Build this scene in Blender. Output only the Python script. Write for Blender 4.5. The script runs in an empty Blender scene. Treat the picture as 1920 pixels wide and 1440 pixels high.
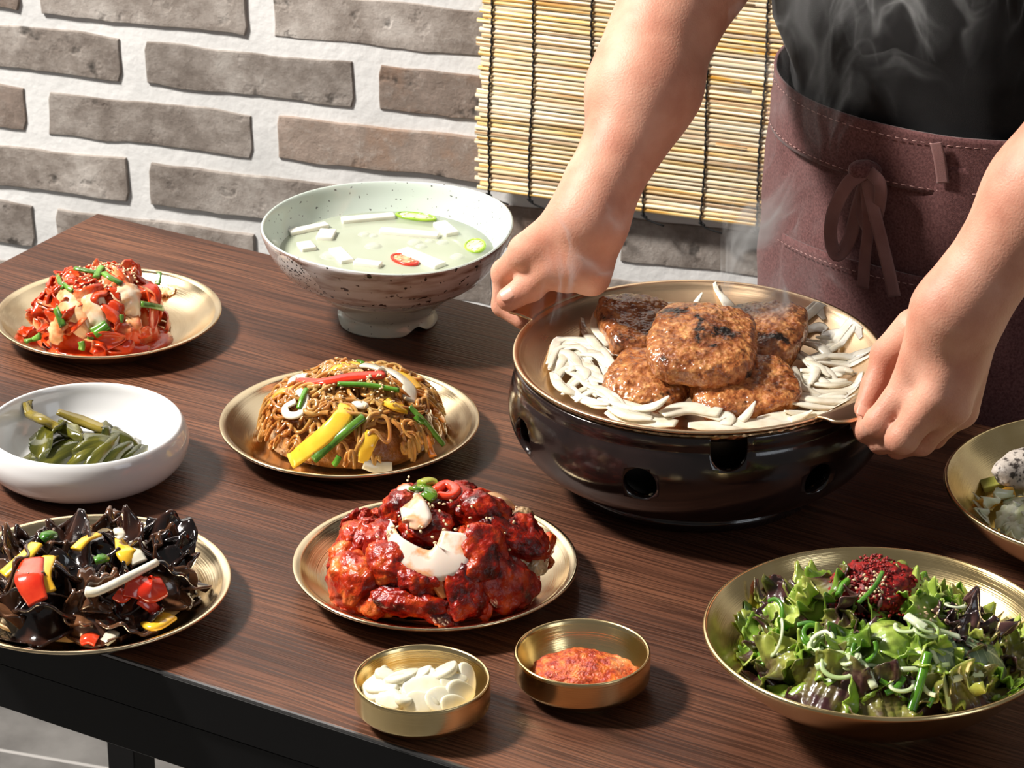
import bpy, bmesh, math, random
import numpy as np
from mathutils import Vector, Matrix
random.seed(7); RNG = np.random.default_rng(7)
S = bpy.context.scene
COL = S.collection
# ---------------------------------------------------------------- camera, world, lights, exposure
FPX = 6000.0; PITCH = math.radians(24.7); CAMZ = 1.856; TZ = 0.75
cd = bpy.data.cameras.new('camera'); cam = bpy.data.objects.new('camera', cd); COL.objects.link(cam)
cam.location = (0, 0, CAMZ); cam.rotation_euler = (math.pi/2 - PITCH, 0, 0)
cd.sensor_width = 36; cd.lens = FPX/1920*36; cd.clip_start = .05
cd.dof.use_dof = True; cd.dof.focus_distance = 2.40; cd.dof.aperture_fstop = 30
S.camera = cam
W = bpy.data.worlds.new('world'); S.world = W; W.use_nodes = True
W.node_tree.nodes['Background'].inputs[0].default_value = (1, .97, .94, 1)
W.node_tree.nodes['Background'].inputs[1].default_value = .13
def area(name, loc, target, size, power, col):
    l = bpy.data.lights.new(name, 'AREA'); l.shape = 'SQUARE'; l.size = size; l.energy = power; l.color = col
    o = bpy.data.objects.new(name, l); COL.objects.link(o); o.location = loc
    o.rotation_euler = (Vector(target)-Vector(loc)).to_track_quat('-Z', 'Y').to_euler()
    return o
area('key_light', (-1.85, 2.42, 2.85), (.1, 2.25, .78), .34, 172, (1, .935, .86))
area('fill_light', (1.9, .3, 2.0), (.2, 2.3, .8), 1.0, 7.5, (.86, .93, 1))
S.view_settings.view_transform = 'Standard'; S.view_settings.look = 'None'
S.view_settings.exposure = 0; S.view_settings.gamma = 1; S.view_settings.use_curve_mapping = False
S.cycles.use_denoising = True
S.cycles.caustics_refractive = False; S.cycles.caustics_reflective = True
S.cycles.blur_glossy = .6
S.cycles.sample_clamp_indirect = 6
S.cycles.max_bounces = 8; S.cycles.transparent_max_bounces = 24
# ---------------------------------------------------------------- pixel rays to world points
CP, SP = math.cos(PITCH), math.sin(PITCH)
def ray(px, py):
    a = (px-960)/FPX; b = (720-py)/FPX
    return np.array([a, CP + b*SP, -SP + b*CP])
def P(px, py, z):
    d = ray(px, py); t = (z-CAMZ)/d[2]
    return np.array([0, 0, CAMZ]) + t*d
def PY(px, py, y):
    d = ray(px, py); return np.array([0, 0, CAMZ]) + y/d[1]*d
# ---------------------------------------------------------------- object helpers
def props(o, label=None, cat=None, group=None, kind=None):
    if label: o['label'] = label
    if cat: o['category'] = cat
    if group: o['group'] = group
    if kind: o['kind'] = kind
    return o
def obj(name, VF, m, parent=None, loc=None, label=None, cat=None, group=None, kind=None, smooth=True, mw=None):
    V, F = VF
    me = bpy.data.meshes.new(name)
    me.from_pydata([tuple(map(float, v)) for v in V], [], [tuple(map(int, f)) for f in F])
    if smooth: me.polygons.foreach_set('use_smooth', [True]*len(me.polygons))
    bm = bmesh.new(); bm.from_mesh(me); bmesh.ops.recalc_face_normals(bm, faces=bm.faces); bm.to_mesh(me); bm.free()
    me.update()
    if m: me.materials.append(m)
    o = bpy.data.objects.new(name, me); COL.objects.link(o)
    if parent: o.parent = parent
    if loc is not None: o.location = loc
    if mw is not None: o.matrix_local = mw
    return props(o, label, cat, group, kind)
def thing(name, label, cat, loc=(0, 0, 0), rz=0, group=None, kind=None):
    o = bpy.data.objects.new(name, None); COL.objects.link(o); o.location = loc; o.rotation_euler = (0, 0, rz)
    o.empty_display_size = .02
    return props(o, label, cat, group, kind)
def inst(src, parent=None, label=None, group=None, loc=None, mw=None):
    o = src.copy(); COL.objects.link(o); o.parent = parent
    if label: o['label'] = label
    if group: o['group'] = group
    if loc is not None: o.location = loc
    if mw is not None: o.matrix_local = mw
    for ch in src.children:
        c = ch.copy(); COL.objects.link(c); c.parent = o
    return o
# ---------------------------------------------------------------- geometry helpers (vertex list, face list)
def join(*parts):
    V = []; F = []; n = 0
    for v, f in parts:
        v = np.asarray(v, float); V.append(v); F += [tuple(i+n for i in q) for q in f]; n += len(v)
    return np.vstack(V), F
def xf(VF, M):
    V, F = VF; V = np.asarray(V, float); M = np.array(M)
    return V @ M[:3, :3].T + M[:3, 3], F
def lathe(prof, n=96, a0=0, wob=None):
    prof = np.array(prof, float); k = len(prof)
    t = np.linspace(0, 2*np.pi, n, endpoint=False)
    V = np.zeros((n, k, 3))
    V[:, :, 0] = np.cos(t)[:, None]*prof[None, :, 0]; V[:, :, 1] = np.sin(t)[:, None]*prof[None, :, 0]; V[:, :, 2] = prof[None, :, 1]
    F = []
    for i in range(n):
        j = (i+1) % n
        for q in range(k-1):
            F.append((i*k+q, j*k+q, j*k+q+1, i*k+q+1))
    V = V.reshape(-1, 3)
    if wob: V = wob(V)
    return V, F
def spline(pts, n):
    pts = np.array(pts, float); m = len(pts)
    if m == 2: return pts[0]+(pts[1]-pts[0])*np.linspace(0, 1, n)[:, None]
    p = np.vstack([2*pts[0]-pts[1], pts, 2*pts[-1]-pts[-2]])
    out = []
    for s in np.linspace(0, m-1, n):
        i = min(int(s), m-2); t = s-i
        a, b, c, d = p[i], p[i+1], p[i+2], p[i+3]
        out.append(.5*((2*b)+(-a+c)*t+(2*a-5*b+4*c-d)*t*t+(-a+3*b-3*c+d)*t**3))
    return np.array(out)
def tube(pts, rad, n=8, ref=None, flat=1.0, power=2.0, twist=0, cap=True):
    """swept section: half-width rad across, half-thickness rad*flat along ref (the up direction)"""
    pts = np.array(pts, float); m = len(pts)
    rad = np.ones(m)*rad if np.isscalar(rad) else np.array(rad, float)
    fl = np.ones(m)*flat if np.isscalar(flat) else np.array(flat, float)
    T = np.gradient(pts, axis=0); T /= np.linalg.norm(T, axis=1)[:, None]+1e-12
    if ref is None: ref = np.array([0, 0, 1.]); 
    ref = np.array(ref, float)
    if ref.ndim == 1: ref = np.tile(ref, (m, 1))
    V = []
    last = None
    for i in range(m):
        b = np.cross(T[i], ref[i])
        if np.linalg.norm(b) < .15: b = last if last is not None else np.cross(T[i], [0.9, .3, .1])
        b = b-T[i]*(b@T[i]); b /= np.linalg.norm(b)
        if last is not None and b@last < 0 and ref.std() < 1e-9: b = -b
        last = b; u = np.cross(b, T[i])
        if twist:
            c, s_ = math.cos(twist*i/m), math.sin(twist*i/m); b, u = c*b+s_*u, -s_*b+c*u
        for k in range(n):
            a = 2*math.pi*(k+.5)/n
            ca, sa = math.cos(a), math.sin(a)
            ca = math.copysign(abs(ca)**(2/power), ca); sa = math.copysign(abs(sa)**(2/power), sa)
            V.append(pts[i]+b*ca*rad[i]+u*sa*rad[i]*fl[i])
    F = [(i*n+k, i*n+(k+1) % n, (i+1)*n+(k+1) % n, (i+1)*n+k) for i in range(m-1) for k in range(n)]
    if cap: F += [tuple(range(n-1, -1, -1)), tuple((m-1)*n+k for k in range(n))]
    return np.array(V), F
def box(x0, x1, y0, y1, z0, z1):
    V = [(x, y, z) for z in (z0, z1) for y in (y0, y1) for x in (x0, x1)]
    return V, [(0, 2, 3, 1), (4, 5, 7, 6), (0, 1, 5, 4), (2, 6, 7, 3), (0, 4, 6, 2), (1, 3, 7, 5)]
def bevel(VF, w, seg=2):
    bm = bmesh.new(); vs = [bm.verts.new(v) for v in VF[0]]
    for f in VF[1]: bm.faces.new([vs[i] for i in f])
    bmesh.ops.bevel(bm, geom=list(bm.edges), offset=w, segments=seg, affect='EDGES', profile=.6)
    bm.verts.index_update()
    V = [v.co[:] for v in bm.verts]; F = [[v.index for v in f.verts] for f in bm.faces]; bm.free()
    return V, F
_ico = {}
def ico(sub):
    if sub not in _ico:
        bm = bmesh.new(); bmesh.ops.create_icosphere(bm, subdivisions=sub, radius=1); bm.verts.index_update()
        _ico[sub] = (np.array([v.co[:] for v in bm.verts]), [tuple(v.index for v in f.verts) for f in bm.faces]); bm.free()
    return _ico[sub]
def nz(V, scale, seed, octs=3):
    """smooth pseudo-noise at points, about -1..1"""
    r = np.random.default_rng(seed); V = np.asarray(V, float); out = np.zeros(len(V)); a = 1; s = scale; tot = 0
    for o in range(octs):
        q = np.zeros(len(V))
        for k in range(5):
            d = r.normal(size=3); d *= s*(.7+.6*r.random())/np.linalg.norm(d)
            w = r.normal(size=3)*s*.7
            q += np.sin(V@d+r.random()*6.28+1.3*np.sin(V@w+r.random()*6.28))
        out += a*q/2.6; tot += a; a *= .5; s *= 2.1
    return out/tot
def blob(size, seed, amp=.25, scale=2.5, sub=3, square=0):
    V, F = ico(sub); V = V.copy()
    if square:
        V = np.sign(V)*np.abs(V)**(1-square)
    V = V*(1+amp*nz(V, scale, seed))[:, None]
    return V*np.array(size), F
def sheet(fn, nu, nv, th):
    """thickened grid; fn(u,v in 0..1 arrays)->points"""
    u, v = np.meshgrid(np.linspace(0, 1, nu), np.linspace(0, 1, nv), indexing='ij')
    Q = np.array(fn(u, v)); Q = np.moveaxis(Q, 0, -1) if Q.shape[0] == 3 and Q.ndim == 3 else Q
    N = np.cross(np.gradient(Q, axis=0), np.gradient(Q, axis=1)); N /= np.linalg.norm(N, axis=2)[..., None]+1e-12
    t = th if np.isscalar(th) else th(u, v)[..., None]
    A = (Q+N*t/2).reshape(-1, 3); B = (Q-N*t/2).reshape(-1, 3); n = nu*nv; F = []
    for i in range(nu-1):
        for j in range(nv-1):
            a = i*nv+j; F.append((a, a+nv, a+nv+1, a+1)); F.append((n+a, n+a+1, n+a+nv+1, n+a+nv))
    for i in range(nu-1):
        a = i*nv; F.append((a, n+a, n+a+nv, a+nv)); a += nv-1; F.append((a, a+nv, n+a+nv, n+a))
    for j in range(nv-1):
        a = j; F.append((a, a+1, n+a+1, n+a)); a = (nu-1)*nv+j; F.append((a, n+a, n+a+1, a+1))
    return np.vstack([A, B]), F
# ---------------------------------------------------------------- signed distance modelling
def cone(p, a, b, ra, rb):
    a = np.array(a, np.float32); b = np.array(b, np.float32); ab = b-a
    t = np.clip(((p-a)@ab)/(ab@ab), 0, 1)
    return np.linalg.norm(p-a-t[..., None]*ab, axis=-1)-(ra+(rb-ra)*t)
def ell(p, c, r, R=None):
    q = p-np.array(c, np.float32)
    if R is not None: q = q@np.array(R, np.float32)
    k = np.linalg.norm(q/np.array(r, np.float32), axis=-1)
    return (k-1)*min(r)
def smin(a, b, k):
    h = np.clip(.5+.5*(b-a)/k, 0, 1); return b+(a-b)*h-k*h*(1-h)
def nets(fn, lo, hi, st):
    """naive surface nets"""
    ax = [np.arange(l, h, st, dtype=np.float32) for l, h in zip(lo, hi)]
    G = np.stack(np.meshgrid(*ax, indexing='ij'), -1); D = fn(G).astype(np.float32)
    ins = D < 0; nx, ny, nz_ = D.shape
    cnt = np.zeros((nx-1, ny-1, nz_-1), np.int8)
    for i in (0, 1):
        for j in (0, 1):
            for k in (0, 1): cnt += ins[i:nx-1+i, j:ny-1+j, k:nz_-1+k]
    act = (cnt > 0) & (cnt < 8); idx = -np.ones(act.shape, np.int64); C = np.argwhere(act); idx[act] = np.arange(len(C))
    acc = np.zeros((len(C), 3)); w = np.zeros(len(C)); ci, cj, ck = C.T
    cor = [(i, j, k) for i in (0, 1) for j in (0, 1) for k in (0, 1)]
    for a in cor:
        for b in cor:
            if sum(abs(x-y) for x, y in zip(a, b)) == 1 and a < b:
                da = D[ci+a[0], cj+a[1], ck+a[2]]; db = D[ci+b[0], cj+b[1], ck+b[2]]
                m = (da < 0) != (db < 0); t = np.where(m, da/(da-db+1e-20), 0)
                pt = np.array(a)+t[:, None]*(np.array(b)-np.array(a)); acc += pt*m[:, None]; w += m
    V = (C+acc/w[:, None])*st+np.array(lo); F = []
    for axis in range(3):
        sl = [slice(1, s-1) for s in D.shape]; sl[axis] = slice(0, D.shape[axis]-1)
        s2 = list(sl); s2[axis] = slice(1, D.shape[axis])
        a = ins[tuple(sl)]; b = ins[tuple(s2)]; off = [1, 1, 1]; off[axis] = 0
        E = np.argwhere(a != b); flip = a[a != b]; E = E+np.array(off)
        o1, o2 = [(axis+1) % 3, (axis+2) % 3]
        def cell(d1, d2):
            q = E.copy(); q[:, o1] -= d1; q[:, o2] -= d2; return idx[q[:, 0], q[:, 1], q[:, 2]]
        Q = np.stack([cell(1, 1), cell(0, 1), cell(0, 0), cell(1, 0)], 1)
        Q[~flip] = Q[~flip][:, ::-1]; F += Q.tolist()
    return V, F
# ---------------------------------------------------------------- materials
def M(name, c1, c2=None, scale=20, rough=.5, metal=0, bump=0, bscale=60, coat=0, sss=0, ssc=None, trans=0, c3=None,
      spec=.5, dist=.002, stretch=None, detail=4, lo=.35, hi=.65, sheen=0, alpha=1, rvar=0, objvar=0, aniso=0, ior=1.45, ss_scale=.005):
    m = bpy.data.materials.new(name); m.use_nodes = True; nt = m.node_tree; N = nt.nodes; Lk = nt.links.new
    b = N['Principled BSDF']; I = b.inputs
    I['Roughness'].default_value = rough; I['Metallic'].default_value = metal; I['Specular IOR Level'].default_value = spec
    I['Coat Weight'].default_value = coat; I['Coat Roughness'].default_value = .08; I['IOR'].default_value = ior
    I['Transmission Weight'].default_value = trans; I['Sheen Weight'].default_value = sheen; I['Alpha'].default_value = alpha
    I['Anisotropic'].default_value = aniso
    if sss:
        I['Subsurface Weight'].default_value = sss; I['Subsurface Scale'].default_value = ss_scale
        I['Subsurface Radius'].default_value = ssc or (1, .5, .3)
    tc = N.new('ShaderNodeTexCoord'); src = tc.outputs['Object']
    oi = N.new('ShaderNodeObjectInfo')
    add = N.new('ShaderNodeVectorMath'); add.operation = 'MULTIPLY_ADD'
    Lk(oi.outputs['Random'], add.inputs[0]); add.inputs[1].default_value = (3.7, 5.1, 4.3); Lk(src, add.inputs[2]); src = add.outputs[0]
    if stretch:
        mp = N.new('ShaderNodeMapping'); mp.inputs['Scale'].default_value = stretch; Lk(src, mp.inputs[0]); src = mp.outputs[0]
    if c2 is None:
        I['Base Color'].default_value = (*c1, 1); out = None
    else:
        n = N.new('ShaderNodeTexNoise'); n.inputs['Scale'].default_value = scale; n.inputs['Detail'].default_value = detail; Lk(src, n.inputs[0])
        r = N.new('ShaderNodeValToRGB'); e = r.color_ramp.elements; e[0].position = lo; e[1].position = hi
        e[0].color = (*c1, 1); e[1].color = (*c2, 1)
        if c3: q = e.new((lo+hi)/2); q.color = (*c3, 1)
        Lk(n.outputs[0], r.inputs[0]); out = r.outputs[0]
        if rvar:
            mr = N.new('ShaderNodeMapRange'); Lk(n.outputs[0], mr.inputs[0]); mr.inputs[3].default_value = rough-rvar; mr.inputs[4].default_value = rough+rvar; Lk(mr.outputs[0], I['Roughness'])
    if objvar:
        h = N.new('ShaderNodeHueSaturation')
        mr = N.new('ShaderNodeMapRange'); Lk(oi.outputs['Random'], mr.inputs[0]); mr.inputs[3].default_value = 1-objvar; mr.inputs[4].default_value = 1+objvar
        Lk(mr.outputs[0], h.inputs['Value'])
        if out: Lk(out, h.inputs['Color'])
        else: h.inputs['Color'].default_value = (*c1, 1)
        out = h.outputs[0]
    if out: Lk(out, I['Base Color'])
    if bump:
        n2 = N.new('ShaderNodeTexNoise'); n2.inputs['Scale'].default_value = bscale; n2.inputs['Detail'].default_value = 5; Lk(src, n2.inputs[0])
        bp = N.new('ShaderNodeBump'); bp.inputs['Strength'].default_value = bump; bp.inputs['Distance'].default_value = dist
        Lk(n2.outputs[0], bp.inputs['Height']); Lk(bp.outputs[0], I['Normal'])
        if coat: Lk(bp.outputs[0], I['Coat Normal'])
    return m
def node_mat(name):
    m = bpy.data.materials.new(name); m.use_nodes = True
    return m, m.node_tree.nodes, m.node_tree.links.new, m.node_tree.nodes['Principled BSDF'].inputs
def math_(N, Lk, op, a, b=None, c=None):
    n = N.new('ShaderNodeMath'); n.operation = op
    for i, v in enumerate((a, b, c)):
        if v is None: continue
        if isinstance(v, (int, float)): n.inputs[i].default_value = v
        else: Lk(v, n.inputs[i])
    return n.outputs[0]
def ramp(N, Lk, fac, stops):
    r = N.new('ShaderNodeValToRGB'); e = r.color_ramp.elements
    while len(e) < len(stops): e.new(.5)
    for q, (p, c) in zip(e, stops): q.position = p; q.color = (*c, 1) if len(c) == 3 else c
    Lk(fac, r.inputs[0]); return r.outputs[0]
def brass(name, c1, c2, rough=.27, hammered=False, linear=False):
    m, N, Lk, I = node_mat(name)
    tc = N.new('ShaderNodeTexCoord'); sp = N.new('ShaderNodeSeparateXYZ'); Lk(tc.outputs['Object'], sp.inputs[0])
    ln = N.new('ShaderNodeVectorMath'); ln.operation = 'LENGTH'
    cb = N.new('ShaderNodeCombineXYZ'); Lk(sp.outputs[0], cb.inputs[0]); Lk(sp.outputs[1], cb.inputs[1]); Lk(cb.outputs[0], ln.inputs[0])
    rz = N.new('ShaderNodeCombineXYZ'); Lk(ln.outputs['Value'], rz.inputs[0]); Lk(sp.outputs[2], rz.inputs[1])
    n = N.new('ShaderNodeTexNoise'); n.inputs['Scale'].default_value = 1400; n.inputs['Detail'].default_value = 2; Lk(rz.outputs[0], n.inputs[0])
    n3 = N.new('ShaderNodeTexNoise'); n3.inputs['Scale'].default_value = 18; n3.inputs['Detail'].default_value = 5; Lk(tc.outputs['Object'], n3.inputs[0])
    col = ramp(N, Lk, n3.outputs[0], [(.3, c1), (.7, c2)]); Lk(col, I['Base Color'])
    I['Metallic'].default_value = 1; I['Anisotropic'].default_value = .6
    tg = N.new('ShaderNodeTangent'); tg.direction_type = 'RADIAL'; tg.axis = 'Z'; Lk(tg.outputs[0], I['Tangent'])
    ro = math_(N, Lk, 'MULTIPLY_ADD', n3.outputs[0], .22, rough-.11); Lk(ro, I['Roughness'])
    bp = N.new('ShaderNodeBump'); bp.inputs['Strength'].default_value = .22; bp.inputs['Distance'].default_value = .0004; Lk(n.outputs[0], bp.inputs['Height'])
    if hammered:
        vo = N.new('ShaderNodeTexVoronoi'); vo.inputs['Scale'].default_value = 230; Lk(tc.outputs['Object'], vo.inputs[0])
        b2 = N.new('ShaderNodeBump'); b2.inputs['Strength'].default_value = .8; b2.inputs['Distance'].default_value = .0015; Lk(vo.outputs['Distance'], b2.inputs['Height']); Lk(b2.outputs[0], bp.inputs['Normal'])
    Lk(bp.outputs[0], I['Normal'])
    return m
BRASS = brass('brushed brass', (.72, .55, .33), (.90, .75, .51), .16)
BRASS_BOWL = brass('satin brass', (.76, .56, .25), (.92, .73, .40), .18)
PAN_BRASS = brass('warm pan bronze', (.78, .54, .33), (.88, .66, .43), .30)
HAMMER = brass('hammered bronze', (.55, .36, .2), (.70, .48, .28), .35, True)
# ================================================================ SETTING: wall, floor
WA = math.radians(-17.6)                       # the wall runs to the right and towards the viewer
WU = np.array([math.cos(WA), math.sin(WA), 0]); WN = np.array([math.sin(WA), -math.cos(WA), 0])   # along, outwards
_r = ray(300, 240); WO = np.array([0, 0, CAMZ])+_r*3.40; WO[2] = 0
WN = np.array([WU[1], -WU[0], 0])
def wall_uv(px, py):
    d = ray(px, py); t = (WO-np.array([0, 0, CAMZ]))@WN/(d@WN); q = np.array([0, 0, CAMZ])+t*d
    return (q-WO)@WU, q[2]
m, N, Lk, I = node_mat('white painted mortar'); MORTAR = m
tc = N.new('ShaderNodeTexCoord')
n1 = N.new('ShaderNodeTexNoise'); n1.inputs['Scale'].default_value = 7; n1.inputs['Detail'].default_value = 6; Lk(tc.outputs['Object'], n1.inputs[0])
n2 = N.new('ShaderNodeTexNoise'); n2.inputs['Scale'].default_value = 90; n2.inputs['Detail'].default_value = 8; Lk(tc.outputs['Object'], n2.inputs[0])
Lk(ramp(N, Lk, n1.outputs[0], [(.3, (.68, .69, .69)), (.6, (.86, .87, .87))]), I['Base Color']); I['Roughness'].default_value = .8
bp = N.new('ShaderNodeBump'); bp.inputs['Strength'].default_value = .5; bp.inputs['Distance'].default_value = .002; Lk(n2.outputs[0], bp.inputs['Height']); Lk(bp.outputs[0], I['Normal'])
def brick_mat():
    m, N, Lk, I = node_mat('weathered grey brick')
    tc = N.new('ShaderNodeTexCoord'); oi = N.new('ShaderNodeObjectInfo')
    v = N.new('ShaderNodeVectorMath'); v.operation = 'MULTIPLY_ADD'; Lk(oi.outputs['Random'], v.inputs[0]); v.inputs[1].default_value = (7, 9, 13); Lk(tc.outputs['Object'], v.inputs[2])
    def noise(s, d=6, r=.6, st=None):
        n = N.new('ShaderNodeTexNoise'); n.inputs['Scale'].default_value = s; n.inputs['Detail'].default_value = d; n.inputs['Roughness'].default_value = r
        if st:
            mp = N.new('ShaderNodeMapping'); mp.inputs['Scale'].default_value = st; Lk(v.outputs[0], mp.inputs[0]); Lk(mp.outputs[0], n.inputs[0])
        else: Lk(v.outputs[0], n.inputs[0])
        return n.outputs[0]
    big = noise(16, 8, .68, (1, 1, 1)); fine = noise(70, 10, .75); pit = noise(38, 3, .5)
    base = ramp(N, Lk, big, [(.30, (.17, .138, .118)), (.45, (.29, .25, .22)), (.56, (.42, .375, .34)), (.68, (.58, .54, .50))])
    warm = ramp(N, Lk, big, [(.3, (.30, .19, .13)), (.5, (.27, .215, .18)), (.7, (.42, .33, .28))])
    isw = math_(N, Lk, 'GREATER_THAN', math_(N, Lk, 'FRACT', math_(N, Lk, 'MULTIPLY', oi.outputs['Random'], 7.31)), .72)
    mx = N.new('ShaderNodeMix'); mx.data_type = 'RGBA'; Lk(isw, mx.inputs[0]); Lk(base, mx.inputs[6]); Lk(warm, mx.inputs[7])
    # pale wash and dark pits
    mx2 = N.new('ShaderNodeMix'); mx2.data_type = 'RGBA'; Lk(math_(N, Lk, 'MULTIPLY', ramp(N, Lk, fine, [(.52, (0, 0, 0)), (.72, (1, 1, 1))]), .45), mx2.inputs[0]); Lk(mx.outputs[2], mx2.inputs[6]); mx2.inputs[7].default_value = (.60, .56, .52, 1)
    mx3 = N.new('ShaderNodeMix'); mx3.data_type = 'RGBA'; Lk(math_(N, Lk, 'MULTIPLY', ramp(N, Lk, pit, [(.27, (1, 1, 1)), (.35, (0, 0, 0))]), .85), mx3.inputs[0]); Lk(mx2.outputs[2], mx3.inputs[6]); mx3.inputs[7].default_value = (.05, .045, .04, 1)
    h = N.new('ShaderNodeHueSaturation'); Lk(math_(N, Lk, 'MULTIPLY_ADD', oi.outputs['Random'], .45, .80), h.inputs['Value']); Lk(mx3.outputs[2], h.inputs['Color']); Lk(h.outputs[0], I['Base Color'])
    I['Roughness'].default_value = .85
    hh = math_(N, Lk, 'ADD', math_(N, Lk, 'MULTIPLY', fine, .7), math_(N, Lk, 'MULTIPLY', ramp(N, Lk, pit, [(.25, (0, 0, 0)), (.4, (1, 1, 1))]), .5))
    bp = N.new('ShaderNodeBump'); bp.inputs['Strength'].default_value = .9; bp.inputs['Distance'].default_value = .003; Lk(hh, bp.inputs['Height']); Lk(bp.outputs[0], I['Normal'])
    return m
BRICK = brick_mat()
# wall local frame: x along the wall, y into the wall, z up
wall = obj('wall_back', sheet(lambda u, v: np.stack([u*3.6-1.6, 0*u+.0009*nz(np.stack([u.ravel()*60, v.ravel()*40, 0*u.ravel()], 1), 1, 3, 2).reshape(u.shape)+.02, v*2.6], -1), 150, 100, .04), MORTAR, loc=tuple(WO), kind='structure')
wall.rotation_euler = (0, 0, WA)
PU = .2637; BH = .0505; CH = .0688
u0, vt = wall_uv(272, 77); uR, _ = wall_uv(712, 127); PU = uR-u0
_, vt2 = wall_uv(272, 302); CH = (vt-vt2)/2
u1, _ = wall_uv(94, 169); BH = CH*.705
uc, _ = wall_uv(663, 122); BL = uc-u0
def brick_geo(seed):
    r = np.random.default_rng(seed); L, H = BL, BH; n = 44; out = []
    for k in range(n):                         # ragged outline
        t = k/n*2*(L+H)
        if t < L: p = (t, 0)
        elif t < L+H: p = (L, t-L)
        elif t < 2*L+H: p = (2*L+H-t, H)
        else: p = (0, 2*(L+H)-t)
        out.append(p)
    o = np.array(out); q = np.c_[o*40, np.zeros(n)]
    o = o+np.c_[nz(q, 1.3, seed), nz(q, 1.3, seed+50)]*.0022
    c = np.array([L/2, H/2]); V = []; F = []
    rings = [(1, 0, .012), (1, 0, -.0006), (.0010, 1, -.0016), (.004, 1, -.0018)]
    for sc, ins, y in rings:
        for k in range(n):
            p = o[k].copy()
            if ins:
                d = np.array([np.sign(c[0]-p[0])*min(1, abs(c[0]-p[0])/sc), np.sign(c[1]-p[1])*min(1, abs(c[1]-p[1])/sc)])*sc
                p = p+d
            V.append((p[0], y, p[1]))
    for a in range(3):
        for k in range(n): F.append((a*n+k, a*n+(k+1) % n, (a+1)*n+(k+1) % n, (a+1)*n+k))
    F.append(tuple(3*n+k for k in range(n)))
    return V, F
bsrc = []
for rr in range(-7, 10):
    v = vt-rr*CH-BH; off = 0 if rr % 2 == 0 else (u1-u0)
    for cc in range(-5, 7):
        u = u0+off+cc*PU+random.uniform(-.003, .003)
        if len(bsrc) < 9:
            o = obj('brick', brick_geo(20+len(bsrc)), BRICK, wall, smooth=False); bsrc.append(o)
        else: o = inst(random.choice(bsrc), wall)
        o.location = (u, random.uniform(-.0016, .0002)-.0006, v+random.uniform(-.0012, .0012)); o.rotation_euler = (random.uniform(-.01, .01), random.uniform(-.006, .006), random.uniform(-.006, .006))
# floor of big grey tiles
FLOORM = M('grey floor tile', (.10, .096, .092), (.19, .185, .178), 14, .6, bump=.15, bscale=200, detail=9)
GROUT = M('light grout', (.42, .41, .40), rough=.8)
floor = obj('floor', box(-2.2, 2.6, -3.6, .05, -.03, -.0006), GROUT, loc=tuple(WO), kind='structure', smooth=False); floor.rotation_euler = (0, 0, WA)
gp = P(0, 1406, 0)-WO; gy = -abs(gp@WN); TS = .6
tsrc = None
for i in range(-3, 4):
    for j in range(-5, 2):
        x0 = -.25+i*TS; y1 = gy+(j+1)*TS
        if y1-TS > -.01: continue
        g = bevel(box(.003, TS-.003, .003, (min(y1, 0)-(y1-TS))-.0022, -.012, 0), .0008, 1)
        obj('tile', g, FLOORM, floor, loc=(x0, y1-TS, 0), smooth=False)
# ================================================================ TABLE
TA = math.radians(-31); BK = P(183, 400, TZ)   # back left corner of the top
m, N, Lk, I = node_mat('dark walnut laminate'); WOOD = m
tc = N.new('ShaderNodeTexCoord'); sp = N.new('ShaderNodeSeparateXYZ'); Lk(tc.outputs['Object'], sp.inputs[0])
def sn(vec, sc, d=3, r=.5, distort=0):
    mp = N.new('ShaderNodeMapping'); mp.inputs['Scale'].default_value = sc; Lk(vec, mp.inputs[0])
    n = N.new('ShaderNodeTexNoise'); n.inputs['Scale'].default_value = 1; n.inputs['Detail'].default_value = d; n.inputs['Roughness'].default_value = r; n.inputs['Distortion'].default_value = distort; Lk(mp.outputs[0], n.inputs[0]); return n.outputs[0]
warp = sn(tc.outputs['Object'], (3.2, 7, 1), 2, .5)
cb = N.new('ShaderNodeCombineXYZ'); Lk(sp.outputs[0], cb.inputs[0]); Lk(math_(N, Lk, 'MULTIPLY_ADD', warp, .022, sp.outputs[1]), cb.inputs[1])
fine = sn(cb.outputs[0], (9, 430, 1), 3, .6); mid = sn(cb.outputs[0], (4, 100, 1), 3, .5); big = sn(cb.outputs[0], (2, 14, 1), 2, .5); pore = sn(tc.outputs['Object'], (60, 900, 1), 2, .5)
lines = ramp(N, Lk, math_(N, Lk, 'ADD', math_(N, Lk, 'MULTIPLY', fine, .85), math_(N, Lk, 'MULTIPLY', mid, .15)), [(.43, (0, 0, 0)), (.57, (1, 1, 1))])
colA = ramp(N, Lk, big, [(.3, (.070, .027, .015)), (.5, (.128, .050, .027)), (.7, (.20, .083, .044))])
dk = N.new('ShaderNodeMix'); dk.data_type = 'RGBA'; Lk(math_(N, Lk, 'MULTIPLY_ADD', lines, .72, .28), dk.inputs[0]); dk.inputs[6].default_value = (.022, .010, .007, 1); Lk(colA, dk.inputs[7])
dk2 = N.new('ShaderNodeMix'); dk2.data_type = 'RGBA'; Lk(math_(N, Lk, 'MULTIPLY', ramp(N, Lk, mid, [(.28, (1, 1, 1)), (.42, (0, 0, 0))]), .6), dk2.inputs[0]); Lk(dk.outputs[2], dk2.inputs[6]); dk2.inputs[7].default_value = (.028, .013, .009, 1)
Lk(dk2.outputs[2], I['Base Color'])
Lk(math_(N, Lk, 'MULTIPLY_ADD', lines, .1, .33), I['Roughness']); I['Specular IOR Level'].default_value = .32
bp = N.new('ShaderNodeBump'); bp.inputs['Strength'].default_value = .35; bp.inputs['Distance'].default_value = .0006
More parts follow.
